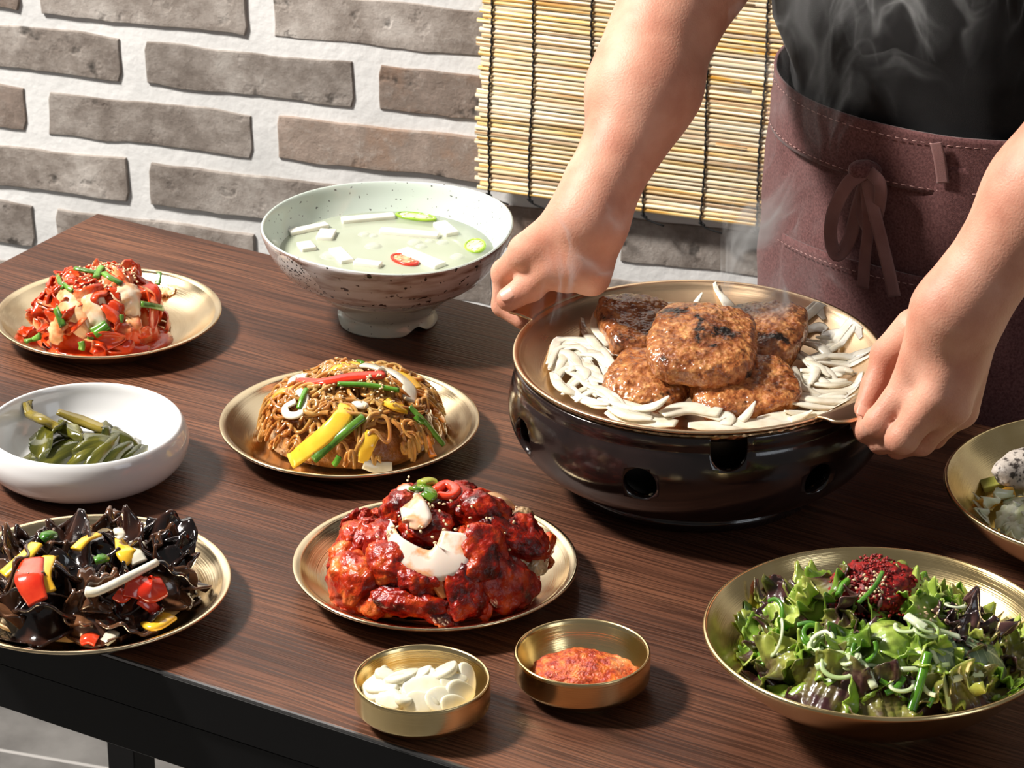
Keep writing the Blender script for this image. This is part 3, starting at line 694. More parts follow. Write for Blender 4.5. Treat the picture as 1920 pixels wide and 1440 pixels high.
I['Roughness'].default_value = .16; I['Coat Weight'].default_value = .3
cB = P(727, 597, TZ); SR = 236/FPX*depth(P(724, 415, TZ+.0875))
def wob(V):
    a = np.arctan2(V[:, 1], V[:, 0]); r = np.hypot(V[:, 0], V[:, 1])/SR; k = np.clip(r-.5, 0, 1)*2
    V = V.copy(); V[:, 2] += k*(.0022*np.sin(2*a+.3)+.0012*np.sin(3*a+1.2)); s = 1+k*.012*np.sin(3*a+.6)
    V[:, 0] *= s; V[:, 1] *= s; return V
soup = thing('soup_bowl', 'tall celadon glazed stoneware bowl with brown speckled band holding radish water kimchi', 'bowl', (cB[0], cB[1], TZ))
inner = [(0, .0125), (.2, .014), (.45, .0265), (.68, .0435), (.84, .060), (.92, .073), (.965, .0845), (.985, .0875), (1.0, .0868)]
low = [(.60, .0345), (.585, .0325), (.50, .0245), (.42, .0165), (.375, .012), (.37, .009), (.395, .003), (.40, 0), (.36, 0), (.35, .004), (0, .005)]
mid = [(1.0, .0868), (1.003, .0845), (.985, .0790), (.955, .071), (.90, .0605), (.845, .0535), (.825, .0505), (.74, .0435), (.655, .0385), (.60, .0345)]
def pl(p, n): return spline(np.array([(a*SR, b, 0) for a, b in p]), n)[:, :2]
def clip(p): p[:, 0] = np.clip(p[:, 0], 0, None); return p
obj('bowl_inside', lathe(clip(pl(inner, 50)), 128, wob=wob), CELADON, soup, label='pale green glossy inside and rim')
obj('glazed_band', lathe(pl(mid, 40), 128, wob=wob), ASH, soup, label='brown speckled band with a round dotted medallion')
ft = lathe(clip(pl(low, 40)), 128, wob=wob)
Vf = np.array(ft[0]); a = np.degrees(np.arctan2(Vf[:, 1], Vf[:, 0])); nm = np.exp(-((a+52)/11)**2)+np.exp(-((a-68)/11)**2)+np.exp(-((np.abs(a)-172)/11)**2)
Vf[:, 2] = np.where(Vf[:, 2] < .0085, Vf[:, 2]+(np.clip(.0085-Vf[:, 2], 0, 1))*.8*np.clip(nm, 0, 1), Vf[:, 2])
obj('foot', (Vf, ft[1]), CELADON, soup, label='pale foot ring with cut notches')
# ================================================================ FOOD HELPERS
class Heap:
    def __init__(s, c, z0, R, h, pw=.8, seed=0, bump=0, ax=1): s.c = np.array(c[:2], float); s.z0 = z0; s.R = R; s.h = h; s.pw = pw; s.seed = seed; s.b = bump; s.ax = ax
    def z(s, x, y):
        r2 = ((x-s.c[0])/s.R/s.ax)**2+((y-s.c[1])/s.R)**2
        e = max(0., 1-r2)**s.pw
        z = s.z0+s.h*e
        if s.b and e > 0: z += s.b*e**.5*(math.sin(x*150+s.seed)+math.sin(y*170+s.seed*2)+math.sin((x+y)*90))*.4
        return z
    def n(s, x, y, e=.004):
        v = np.array([-(s.z(x+e, y)-s.z(x-e, y))/(2*e), -(s.z(x, y+e)-s.z(x, y-e))/(2*e), 1.]); return v/np.linalg.norm(v)
def hit(px, py, H, lift=0):
    """where the ray through a picture point meets the heap raised by lift"""
    d = ray(px, py); o = np.array([0, 0, CAMZ]); t = (H.z0+H.h+.012+max(lift, 0)-CAMZ)/d[2]; prev = t
    for _ in range(400):
        q = o+d*t
        if q[2] <= H.z(q[0], q[1])+lift: break
        prev = t; t += .0012
    lo, hi = prev, t
    for _ in range(12):
        mid_ = (lo+hi)/2; q = o+d*mid_
        if q[2] <= H.z(q[0], q[1])+lift: hi = mid_
        else: lo = mid_
    q = o+d*hi; n = H.n(q[0], q[1]); return q, n
def frame(px, py, H, ang=0, lift=0, up=None, tilt=0, roll=0):
    q, n = hit(px, py, H, lift)
    if up is not None: n = np.array(up, float); n /= np.linalg.norm(n)
    R = np.array([1, 0, 0]); U = np.array([0, SP, CP]); a = math.radians(ang)
    x = R*math.cos(a)+U*math.sin(a)*1.0
    vdir = ray(px, py); # keep the chosen picture direction but lie in the surface
    x = x-vdir*((x@n)/(vdir@n)); x /= np.linalg.norm(x)
    if not np.isfinite(x).all(): x = np.cross([0, 1, 0], n)
    y = np.cross(n, x)
    M_ = Matrix(((x[0], y[0], n[0], q[0]), (x[1], y[1], n[1], q[1]), (x[2], y[2], n[2], q[2]), (0, 0, 0, 1)))
    if tilt or roll: M_ = M_ @ Matrix.Rotation(math.radians(tilt), 4, 'Y') @ Matrix.Rotation(math.radians(roll), 4, 'X')
    return M_
def strip(name, pts, H, w, flat, m, label=None, cat=None, group=None, lift=.001, n=24, sec=10, taper=.0, power=2.6, kind=None, parent=None, ups=None, thin=None):
    """a strip or stalk laid over heap H along picture points (px,py[,lift])"""
    Q = []; U = []
    for p in pts:
        q, nn = hit(p[0], p[1], H, p[2] if len(p) > 2 else lift); Q.append(q); U.append(nn if ups is None else ups)
    Q = spline(Q, n); U = spline(U, n); c = Q.mean(0)
    t = np.linspace(0, 1, n); ww = w*(1-taper*np.abs(2*t-1)**2.5)
    if thin: ww = w*np.interp(t, np.linspace(0, 1, len(thin)), thin)
    V, F = tube(Q-c, ww, sec, ref=U, flat=flat, power=power)
    o = obj(name, (V, F), m, parent, label=label, cat=cat, group=group, kind=kind, mw=Matrix.Translation(tuple(c))); return conform(o, H)
def leaf(L, Wd, seed, ruf=.004, rf=5, cup=.3, bend=.4, th=.0008, nu=34, nv=18, tip=.6, base=.35, rib=0, blist=0, bf=9, ed=.25):
    r = np.random.default_rng(seed); ph = r.random(6)*6.28
    def fn(u, v):
        w = Wd*(base+(1-base)*np.sin(np.pi*np.clip(u, 0, 1)**.8)**.6)*np.where(u > .8, 1-(1-tip)*((u-.8)/.2)**2, 1)
        s = (v-.5)*2; e = np.abs(s)**1.5
        x = L*(u-.5)+.0+ruf*.8*np.sin(s*rf*1.3+ph[4])*u*e; y = w*s*(1-.12*np.sin(u*rf*2.2+ph[5])*e); 
        z = cup*Wd*s*s+bend*L*-(u-.5)**2*1.6
        z = z+ruf*e*(np.sin(u*rf*6.28*.5*2+ph[0]+s*1.4)+.5*np.sin(u*rf*12.1+ph[1]-s*2))+ruf*.35*np.sin(u*7+ph[2])*np.sin(s*4+ph[3])
        if rib: z = z+rib*np.exp(-(s/.08)**2)+rib*.35*np.abs(np.sin((u*bf+np.abs(s)*1.6)*np.pi))**3*(1-e)
        if blist: z = z+blist*np.abs(np.sin(u*bf*3.1+ph[0])*np.sin(s*bf*1.7+ph[1]))
        edge = ed*ruf*.25*np.sin(u*31+ph[1])*e*e; y = y+np.sign(s)*edge
        return np.stack([x, y, z], -1)
    return sheet(fn, nu, nv, th)
def conform(o, H, gap=.0006):
    """rest a piece inside its dish: vertices that would sink through the dish wall are bent up along it"""
    D = getattr(H, 'dish', None)
    if D is None: return o
    c, rs, zs = D; M_ = np.array(o.matrix_basis); me = o.data; n = len(me.vertices)
    co = np.zeros(n*3); me.vertices.foreach_get('co', co); W_ = co.reshape(-1, 3) @ M_[:3, :3].T + M_[:3, 3]
    r = np.hypot(W_[:, 0]-c[0], W_[:, 1]-c[1]); k = np.minimum(1, rs[-1]*.985/np.maximum(r, 1e-6))
    zi = c[2]+np.interp(r, rs, zs)+gap; bad = (W_[:, 2] < zi) | (k < 1)
    if not bad.any(): return o
    if me.users > 1: me = me.copy(); o.data = me
    lowz = W_[:, 2].min()
    W_[:, 0] = c[0]+(W_[:, 0]-c[0])*k; W_[:, 1] = c[1]+(W_[:, 1]-c[1])*k; r = r*k; zi = c[2]+np.interp(r, rs, zs)+gap
    W_[:, 2] = np.where(W_[:, 2] < zi, zi+(W_[:, 2]-lowz)*.25, W_[:, 2])
    L_ = (W_-M_[:3, 3]) @ np.linalg.inv(M_[:3, :3]).T; me.vertices.foreach_set('co', L_.ravel()); me.update(); return o
def dish_of(c, R, prof, k):
    p = spline(np.array([(a*R, b, 0) for a, b in prof[:k]]), 40); return (np.array(c), np.maximum.accumulate(p[:, 0]), p[:, 1])
def rnd(a, b): return random.uniform(a, b)
def in_heap_px(H, k=.95):
    """random visible-ish point on the heap, as a world xy"""
    a = rnd(0, 6.283); r = math.sqrt(random.random())*k*H.R
    return H.c[0]+r*math.cos(a)*H.ax, H.c[1]+r*math.sin(a)
def rand_frame(H, k=.95, lift=0, tilt=25, front=False):
    x, y = in_heap_px(H, k); n = H.n(x, y); a = rnd(0, 6.283)
    t = np.array([math.cos(a), math.sin(a), 0]); t -= n*(t@n); t /= np.linalg.norm(t); b = np.cross(n, t); q = np.array([x, y, H.z(x, y)])+n*lift
    return Matrix(((t[0], b[0], n[0], q[0]), (t[1], b[1], n[1], q[1]), (t[2], b[2], n[2], q[2]), (0, 0, 0, 1))) @ Matrix.Rotation(math.radians(rnd(-tilt, tilt)), 4, 'X') @ Matrix.Rotation(math.radians(rnd(-tilt, tilt)), 4, 'Y')
def scatter(H, n, k, srcs, lift=(0, .002), tilt=25, scale=(.8, 1.2)):
    for s in srcs: conform(s, H)
    for i in range(n):
        s = random.choice(srcs); mw = rand_frame(H, k, rnd(*lift), tilt) @ Matrix.Scale(rnd(*scale), 4); conform(inst(s, mw=mw), H)
def seeds(name, H, pts, m, n, spread, label, lift=.0012, size=.0011, k=None):
    """sesame seeds strewn round picture points, one object"""
    V0, F0 = ico(1); V0 = V0*np.array([size*1.35, size*.85, size*.55]); parts = []
    for i in range(n):
        if k: mw = rand_frame(H, k, lift, 30)
        else:
            p = random.choice(pts); mw = frame(p[0]+random.gauss(0, spread), p[1]+random.gauss(0, spread*.6), H, rnd(0, 360), lift, tilt=rnd(-30, 30))
            if ((mw[0][3]-H.c[0])/H.ax)**2+(mw[1][3]-H.c[1])**2 > (.88*H.R)**2: continue
        parts.append(xf((V0, F0), mw))
    V, F = join(*parts); c = V.mean(0)
    return obj(name, (V-c, F), m, loc=tuple(c), label=label, cat='seeds', kind='stuff')
# food colours
SESAME = M('toasted sesame', (.62, .42, .22), (.82, .66, .42), 400, .4)
GREENON = M('green onion leaf', (.030, .085, .012), (.14, .33, .035), 60, .25, coat=.5, stretch=(1, 1, 1), bump=.2, bscale=200)
SCAL = M('pale scallion', (.42, .56, .24), (.74, .80, .58), 40, .3, coat=.4, sss=.2, ssc=(.6, .8, .3))
CHIVE = M('bright chive', (.035, .14, .010), (.12, .33, .022), 50, .25, coat=.4)
ONION = M('cooked white onion', (.68, .63, .50), (.84, .81, .70), 70, .22, coat=.4, sss=.35, ssc=(1, .9, .7), ss_scale=.004, bump=.15, bscale=150)
ONION2 = M('translucent onion', (.60, .55, .42), (.80, .76, .64), 70, .15, coat=.5, sss=.5, ssc=(1, .9, .7), ss_scale=.005)
YEL = M('yellow pepper', (.80, .42, .02), (.90, .58, .05), 50, .2, coat=.7, sss=.15, ssc=(1, .7, .1), bump=.1, bscale=200)
REDP = M('red pepper', (.62, .025, .008), (.80, .07, .02), 50, .18, coat=.8, sss=.15, ssc=(1, .2, .1), bump=.1, bscale=200)
CARROT = M('carrot', (.75, .22, .03), (.88, .36, .06), 60, .25, coat=.6, sss=.15)
# ================================================================ GRILL PAN FOOD
HP = Heap(PC, PC[2]-.0205, .135, 0.0, 1)
pz = PC[2]-.0235
HPo = Heap(PC, pz+.003, .134, .010, .6, 3, .002)
HPo.dish = (PC-np.array([0, 0, .0]), np.array([0, .07, .105, .128, .142, .1475, .1505])*KS, np.array([-.0245, -.0245, -.022, -.0145, -.006, -.0005, .0012]))
m, N, Lk, I = node_mat('grilled meat patty'); MEAT = m
tc = N.new('ShaderNodeTexCoord'); oi = N.new('ShaderNodeObjectInfo')
v = N.new('ShaderNodeVectorMath'); v.operation = 'MULTIPLY_ADD'; Lk(oi.outputs['Random'], v.inputs[0]); v.inputs[1].default_value = (3, 5, 4); Lk(tc.outputs['Object'], v.inputs[2])
def nn(s, d=4, r=.55):
    n = N.new('ShaderNodeTexNoise'); n.inputs['Scale'].default_value = s; n.inputs['Detail'].default_value = d; n.inputs['Roughness'].default_value = r; Lk(v.outputs[0], n.inputs[0]); return n.outputs[0]
a = nn(170, 4); b = nn(38, 4, .6); g = nn(90, 3)
col = ramp(N, Lk, a, [(.3, (.16, .040, .012)), (.45, (.38, .125, .035)), (.58, (.54, .23, .075)), (.72, (.78, .40, .14))])
mx = N.new('ShaderNodeMix'); mx.data_type = 'RGBA'; Lk(math_(N, Lk, 'MULTIPLY', ramp(N, Lk, b, [(.47, (0, 0, 0)), (.63, (1, 1, 1))]), .8), mx.inputs[0]); Lk(col, mx.inputs[6]); mx.inputs[7].default_value = (.13, .030, .010, 1)
sx = N.new('ShaderNodeMix'); sx.data_type = 'RGBA'; Lk(ramp(N, Lk, math_(N, Lk, 'ADD', b, math_(N, Lk, 'MULTIPLY', g, .35)), [(.775, (0, 0, 0)), (.85, (1, 1, 1))]), sx.inputs[0]); Lk(mx.outputs[2], sx.inputs[6]); sx.inputs[7].default_value = (.012, .008, .006, 1); Lk(sx.outputs[2], I['Base Color'])
I['Roughness'].default_value = .26; I['Coat Weight'].default_value = .8; I['Coat Roughness'].default_value = .1; I['Subsurface Weight'].default_value = .12; I['Subsurface Scale'].default_value = .003; I['Subsurface Radius'].default_value = (1, .4, .2)
vo = N.new('ShaderNodeTexVoronoi'); vo.inputs['Scale'].default_value = 330; vo.feature = 'SMOOTH_F1'; Lk(v.outputs[0], vo.inputs[0])
bp = N.new('ShaderNodeBump'); bp.inputs['Strength'].default_value = .9; bp.inputs['Distance'].default_value = .0016
Lk(math_(N, Lk, 'ADD', math_(N, Lk, 'MULTIPLY', vo.outputs[0], -.8), a), bp.inputs['Height']); Lk(bp.outputs[0], I['Normal']); Lk(bp.outputs[0], I['Coat Normal'])
def patty(seed, a, b, h):
    V, F = ico(5); V = V.copy(); s = np.array([a, b, h])
    x, y, z = V.T; r = np.hypot(x, y); k = 1/np.maximum(1e-6, (np.abs(x)**4.5+np.abs(y)**4.5)**(1/4.5))*r
    k = 1+(k-1)*.75; W_ = np.stack([x*k, y*k, np.sign(z)*np.abs(z)**.55], 1)
    rr = np.clip(r, 0, 1); W_[:, :2] *= (1+.05*nz(V*1.0, 2.6, seed, 2))[:, None]
    q = W_*s; n = W_/np.linalg.norm(W_, axis=1)[:, None]
    d = .0016*nz(q*1000, .10, seed+1, 2)+.0011*nz(q*1000, .33, seed+2, 2)+.0006*nz(q*1000, .75, seed+7, 2)
    q = q+n*d[:, None]; q[:, 2] += .0012*nz(q*1000, .04, seed+3, 1)
    return q, F
def put_patty(px, py, z, w, dep, ang, seed, label, tx=0, ty=0, h=.0075):
    q = P(px, py, z); s = depth(q)/FPX
    R = Matrix.Translation(tuple(q)) @ Matrix.Rotation(math.radians(ang), 4, 'Z') @ Matrix.Rotation(math.radians(ty), 4, 'Y') @ Matrix.Rotation(math.radians(tx), 4, 'X')
    return obj('beef_patty', patty(seed, w, dep, h), MEAT, mw=R, label=label, cat='meat patty', group='grilled meat patties')
put_patty(1203, 618, pz+.020, .0330, .0400, 12, 11, 'glazed grilled meat patty behind and left of the top one in the brass pan', 10, 8, h=.0135)
put_patty(1428, 630, pz+.020, .0340, .0410, -14, 12, 'glazed grilled meat patty behind and right of the top one in the brass pan', 10, -6, h=.0135)
put_patty(1218, 716, pz+.014, .0330, .0340, -22, 13, 'grilled patty with a charred left corner, front left in the pan', 9, 6, h=.0125)
put_patty(1396, 728, pz+.016, .0420, .0350, 12, 14, 'grilled patty with black char spots along its front edge, front right in the pan', 9, -4, h=.0125)
put_patty(1320, 648, pz+.037, .0415, .0500, -8, 15, 'largest glazed grilled patty, lying on top of the other four', 7, 4, h=.0155)
HG = Heap(P(1318, 645, pz+.02), pz+.02, .05, .023, .3)
# onions: crescents laid over a low heap
def onions(lst, w, flat, label, m=ONION, thin=(.4, .85, 1, 1, .85, .4)):
    for pts in lst:
        j = [(x+rnd(-2, 2), y+rnd(-2, 2), (l[0] if l else rnd(.0015, .005))) for x, y, *l in pts]
        strip('onion_slice', j, HPo, w*rnd(.85, 1.15), flat, m, label, 'onion', 'onion slices in the grill pan', n=22, thin=thin)
random.seed(11)
LEFTL = 'white onion slice curled in the heap on the left side of the grill pan'
L1 = [[(1030, 690), (1045, 655), (1085, 650), (1110, 672)], [(1042, 700), (1060, 665), (1100, 668)], [(1050, 712), (1070, 680), (1110, 690), (1125, 712)], [(1025, 680), (1050, 640), (1105, 642), (1150, 665)],
      [(1090, 612), (1110, 640), (1130, 660)], [(1060, 730), (1095, 700), (1140, 706)], [(1072, 742), (1110, 725), (1160, 735)], [(1062, 720), (1085, 745), (1130, 755)], [(1080, 745), (1120, 762), (1170, 762)],
      [(1095, 670), (1110, 700), (1150, 730)], [(1115, 655), (1135, 690), (1145, 720)], [(1120, 740), (1165, 752), (1215, 765)], [(1045, 672), (1075, 668), (1100, 690), (1090, 715)],
      [(1140, 690), (1120, 665), (1090, 660)], [(1035, 700), (1050, 725), (1085, 740)], [(1030, 660), (1065, 662), (1090, 690)], [(1100, 722), (1135, 735), (1165, 765)], [(1075, 655), (1110, 660), (1140, 680)], [(1055, 690), (1090, 712), (1120, 745)],
      [(1066, 700), (1078, 690), (1100, 698), (1098, 712)], [(1140, 756), (1180, 775), (1225, 782)], [(1038, 668), (1046, 640), (1074, 634)]]
onions(L1, .0040, .34, LEFTL, ONION2)
onions([[(x+rnd(-3, 3)+dx, y+rnd(-3, 3)+dy) for x, y, *_ in q] for q in L1 for dx, dy in [(rnd(-8, 14), rnd(-12, 12))]], .0033, .42, LEFTL, ONION)
onions([[(1138, 650, .006), (1122, 610, .012), (1140, 575, .016), (1180, 568, .016), (1205, 580, .012)]], .0075, .22, 'tall curled white onion arc standing at the back left of the patties', thin=(.3, .9, 1, .9, .3))
onions([[(1150, 640, .004), (1138, 612, .009), (1150, 590, .012), (1180, 582, .012)]], .005, .25, 'second white onion arc nested inside the tall one at the back left', thin=(.3, .9, 1, .9, .3))
onions([[(1296, 592, .001), (1305, 570, .010), (1315, 547, .018)]], .0042, .4, 'pointed white onion tip standing behind the top patty', thin=(1, .9, .3))
onions([[(1385, 600, .002), (1365, 570, .010), (1340, 540, .018)]], .0050, .4, 'pointed white onion sliver leaning left behind the back right patty', thin=(1, .95, .3))
onions([[(1225, 592, .006), (1255, 575, .010), (1285, 570, .010)]], .006, .3, 'short white onion piece behind the back left patty')
RIGHTL = 'white onion strip lying in the fan on the right side of the grill pan'
R1 = [[(1480, 612), (1520, 605), (1565, 608)], [(1490, 622), (1525, 618), (1550, 625)], [(1545, 655), (1575, 640), (1600, 636), (1618, 652)], [(1540, 668), (1590, 668), (1635, 680)], [(1530, 678), (1575, 685), (1632, 690)],
      [(1500, 715), (1555, 718), (1590, 712)], [(1490, 728), (1550, 738), (1600, 730), (1614, 708)], [(1480, 742), (1540, 752), (1605, 755)], [(1485, 755), (1540, 765), (1590, 762)], [(1500, 695), (1545, 700), (1580, 705)],
      [(1500, 660), (1530, 690), (1520, 720)], [(1490, 690), (1500, 720), (1540, 745)], [(1505, 640), (1535, 650), (1560, 672)], [(1480, 770), (1520, 778), (1560, 775)], [(1495, 632), (1520, 642), (1560, 640)],
      [(1550, 700), (1580, 695), (1600, 700)], [(1520, 760), (1560, 748), (1590, 745)], [(1490, 705), (1535, 712), (1565, 728)], [(1515, 680), (1548, 694), (1570, 715)], [(1495, 670), (1530, 672), (1560, 662)], [(1540, 628), (1570, 632), (1590, 645)]]
onions(R1, .0044, .42, RIGHTL)
onions([[(x+rnd(-3, 3)+dx, y+rnd(-3, 3)+dy) for x, y, *_ in q] for q in R1 for dx, dy in [(rnd(-16, 4), rnd(-10, 10))]], .0034, .42, RIGHTL, ONION2)
FR = 'translucent onion petal lying flat at the front edge of the grill pan'
onions([[(1165, 772, .001), (1215, 788, .001), (1270, 795, .001)], [(1225, 790, .0005), (1285, 770, .002), (1360, 782, .002), (1362, 800, .001)], [(1240, 776), (1290, 765), (1350, 775)], [(1420, 786, .001), (1480, 782, .001), (1535, 778, .001)], [(1360, 792, .001), (1430, 795, .001), (1490, 790, .001)], [(1290, 798, .0005), (1340, 800, .0005), (1400, 799, .0005)], [(1140, 770, .0005), (1180, 786, .0005), (1230, 797, .0005)]], .0085, .16, FR, ONION2, thin=(.5, .9, 1, .9, .6))
onions([[(1180, 768, .003), (1225, 764, .008), (1255, 742, .013)]], .0050, .4, 'curved pointed onion slice rising in front of the charred patty', thin=(.6, 1, .2))
onions([[(1390, 790, .002), (1405, 775, .006), (1415, 752, .012)]], .0040, .45, 'thin onion tip standing in front of the front right patty', thin=(1, .9, .2))
onions([[(1480, 790, .002), (1500, 782, .004), (1522, 770, .008)]], .0040, .4, 'pointed onion slice at the front right rim of the grill pan', thin=(1, .9, .2))
# ================================================================ SOUP
BROTH = M('cloudy radish broth', (.54, .60, .45), (.60, .65, .52), 12, .04, alpha=.62, spec=.5)
bt = obj('broth', xf(lathe([(0, 0), (.03, 0), (.06, 0), (SR*.868, .0002), (SR*.864, -.0012), (0, -.0014)], 96), Matrix.Identity(4)), BROTH, loc=(cB[0], cB[1], TZ+.0625), label='pale cloudy green broth filling the speckled soup bowl', cat='broth')
HB = Heap(cB, TZ+.0625, .2, 0, 1)
RAD = M('white radish', (.78, .77, .68), (.84, .83, .76), 60, .25, sss=.3, ssc=(1, .95, .8), coat=.3)
RG_ = 'radish sticks floating in the broth'
for px, py, L, w, ang, lab in ((558+20, 432, .034, .0065, 12, 'radish stick at the left wall of the soup bowl'), (690, 412, .043, .0068, 5, 'longest white radish stick floating at the back of the broth'), (612, 443, .018, .0105, 62, 'short thick radish block floating left in the broth'),
                           (575, 465, .015, .0095, -50, 'radish block half under the left front rim'), (640, 482, .028, .0085, -45, 'radish stick floating at the front left of the broth'), (768, 440, .048, .0066, -5, 'long radish stick floating in the middle of the broth'),
                           (836, 432, .026, .0090, -40, 'radish block floating at the right of the broth'), (790, 487, .044, .0095, -22, 'radish stick under the red chili slice'), (690, 497, .022, .0065, -8, 'radish stick tip against the front rim of the soup bowl')):
    mw = frame(px, py, HB, ang) ; mw[2][3] += .0004
    w *= 1.4; L *= 1.1
    obj('radish_stick', bevel(box(-L/2, L/2, -w/2, w/2, -.0052, .0032), .0012, 2), RAD, mw=mw, label=lab, cat='radish', group=RG_)
GCH = M('green chili skin', (.22, .42, .02), (.36, .56, .05), 60, .18, coat=.6); GPI = M('pale chili pith', (.62, .70, .30), (.80, .82, .55), 160, .3); RCH = M('red chili skin', (.62, .02, .012), (.78, .05, .02), 60, .18, coat=.6)
SEED = M('chili seed', (.85, .78, .50), rough=.4)
def chili(px, py, a, b, ang, mo, mi, label, tilt=0, lift=.001):
    mw = frame(px, py, HB, ang, lift, tilt=tilt); t_ = thing('chili_slice', label, 'chili'); t_.matrix_local = mw
    E_ = lambda k, z: [(a*k*math.cos(x), b*k*math.sin(x), z) for x in np.linspace(0, 2*math.pi, 33)[:-1]]
    pr = lathe([(1.0, -.0012), (1.05, 0), (1.0, .0012), (.86, .0014), (.84, 0), (.86, -.0012), (1.0, -.0012)], 40); V = np.array(pr[0])*[a, b, 1]; obj('skin', (V, pr[1]), mo, t_)
    pr = lathe([(0, .0004), (.3, .0009), (.85, .0006), (.85, -.0008), (0, -.0009)], 40); V = np.array(pr[0])*[a, b, 1]; obj('pith', (V, pr[1]), mi, t_)
    for k in range(6):
        s = xf(ico(1), Matrix.Translation((a*.62*math.cos(k*1.1+.3), b*.55*math.sin(k*1.1+.3), .0012)) @ Matrix.Diagonal((.0014, .0010, .0006, 1))); obj('seed', s, SEED, t_)
chili(780, 406, .0190, .0075, -8, GCH, GPI, 'long oblique green chili slice floating at the back of the broth')
chili(891, 461, .0088, .0125, 10, GCH, GPI, 'round green chili slice at the right wall of the soup bowl', tilt=-18, lift=.002)
chili(759, 487, .0150, .0085, -22, RCH, M('red chili pith', (.75, .16, .08), (.85, .45, .25), 160, .3), 'oblique red chili slice floating at the front of the broth')
BUB = M('broth bubble', (.85, .88, .80), rough=.02, alpha=.28, coat=1)
for px, py, r in ((683, 440, .0052), (700, 442, .004), (778, 455, .0062), (790, 462, .005), (830, 455, .005), (620, 480, .0085), (700, 462, .007), (858, 482, .006), (806, 452, .004)):
    a_ = np.linspace(0, math.pi/2, 7); pr = [(r*math.sin(t), r*.45*math.cos(t)) for t in a_]; mw = frame(px, py, HB, 0, .0002)
    obj('broth_bubble', lathe([(0, r*.45)]+pr[1:]+[(r*1.12, 0)], 24), BUB, mw=mw, label='clear bubble ring floating on the pale broth', cat='bubble', group='bubbles on the broth')
# ================================================================ WHITE DISH
LEAFD = M('pickled dark leaf', (.022, .028, .005), (.145, .135, .016), 55, .16, coat=.8, bump=.5, bscale=90, dist=.001, stretch=(.35, 2.2, 1), c3=(.062, .064, .009), sss=.15, ssc=(.8, .8, .2))
STEMD = M('olive pickled stem', (.13, .10, .012), (.25, .19, .03), 40, .2, coat=.7, stretch=(.3, 3, 3))
HD = Heap(P(165, 845, TZ+.008), TZ+.009, .052, .022, .6, 0, .001, ax=1.15)
HD.dish = (cD, np.array([0, .5, .68, .83, .915, .945])*RD, np.array([.008, .0078, .0095, .018, .031, .0395]))
strip('pickled_stalk', [(45, 772, .016), (75, 785, .010), (105, 800, .003), (140, 822, .001)], HD, .0044, .75, STEMD, 'olive green pickled stem sticking out left in the white dish', 'pickle', n=26, thin=(1, 1, .9, .8))
strip('pickled_stalk', [(108, 772, .012), (150, 788, .005), (195, 805, .003), (232, 815, .001)], HD, .0062, .5, STEMD, 'broad olive stem behind the leaves in the white dish', 'pickle', n=26, thin=(.6, 1, .9, .5))
def leafat(name, px, py, H, L, Wd, ang, seed, m, label, cat='leaf', group=None, lift=.003, tilt=0, roll=0, up=None, **k):
    return conform(obj(name, leaf(L, Wd, seed, **k), m, mw=frame(px, py, H, ang, lift, up=up, tilt=tilt, roll=roll), label=label, cat=cat, group=group), H)
G_ = 'pickled leaves in the white dish'
leafat('pickled_leaf', 95, 820, HD, .040, .014, 55, 31, LEAFD, 'dark pickled leaf tip standing at the far left of its heap', 'pickle', G_, .004, ruf=.002, rf=1.2, ed=.05, cup=.5, bend=.5, roll=-20)
leafat('pickled_leaf', 115, 846, HD, .060, .015, 28, 32, LEAFD, 'broad streaked pickled leaf folded at the front of the white dish', 'pickle', G_, .006, ruf=.0018, rf=1.0, ed=.05, cup=-.6, bend=.5, roll=10)
leafat('pickled_leaf', 165, 850, HD, .046, .013, 30, 33, LEAFD, 'dark pickled leaf in the middle of the heap in the white dish', 'pickle', G_, .006, ruf=.0018, rf=1.0, ed=.05, cup=-.6, bend=.5)
leafat('pickled_leaf', 195, 838, HD, .050, .010, 48, 34, LEAFD, 'narrow pickled leaf fold right of the middle in the white dish', 'pickle', G_, .007, ruf=.0018, rf=1.0, ed=.05, cup=-.9, bend=.3)
leafat('pickled_leaf', 222, 842, HD, .046, .010, 38, 35, LEAFD, 'narrow pickled leaf fold toward the right of the heap', 'pickle', G_, .005, ruf=.0018, rf=1.0, ed=.05, cup=-.9, bend=.3)
leafat('pickled_leaf', 252, 846, HD, .034, .008, 30, 36, LEAFD, 'small pickled leaf end at the far right of the heap', 'pickle', G_, .003, ruf=.002, rf=1.2, ed=.05, cup=-.8, bend=.3)
leafat('pickled_leaf', 225, 812, HD, .040, .011, -20, 37, LEAFD, 'pickled leaf with a whitish sheen at the back right of the heap', 'pickle', G_, .006, ruf=.002, rf=1.2, ed=.05, cup=-.6, bend=.4)
leafat('pickled_leaf', 132, 800, HD, .036, .0075, -38, 38, LEAFD, 'thin dark pickled leaf crossing the stems', 'pickle', G_, .009, ruf=.002, rf=1.2, ed=.05, cup=-.7, bend=.2)
leafat('pickled_leaf', 180, 822, HD, .040, .012, 15, 39, LEAFD, 'curled pickled leaf under the stems at the centre of the heap', 'pickle', G_, .008, ruf=.0025, rf=1.3, ed=.05, cup=-.7, bend=.5)
leafat('pickled_leaf', 205, 800, HD, .022, .006, 100, 40, LEAFD, 'little upright pickled leaf point at the back of the heap', 'pickle', G_, .006, ruf=.002, rf=1.2, ed=.05, cup=-.6, bend=.3, roll=30)
obj('pickled_leaf_pulp', (lambda VF: (VF[0]*[1, 1, 1], VF[1]))(blob((.045, .030, .012), 8, .3, 3, 3)), LEAFD, loc=tuple(P(165, 848, TZ+.014)), label='dark wet mass of pickled leaves under the separate ones', cat='pickle', kind='stuff')
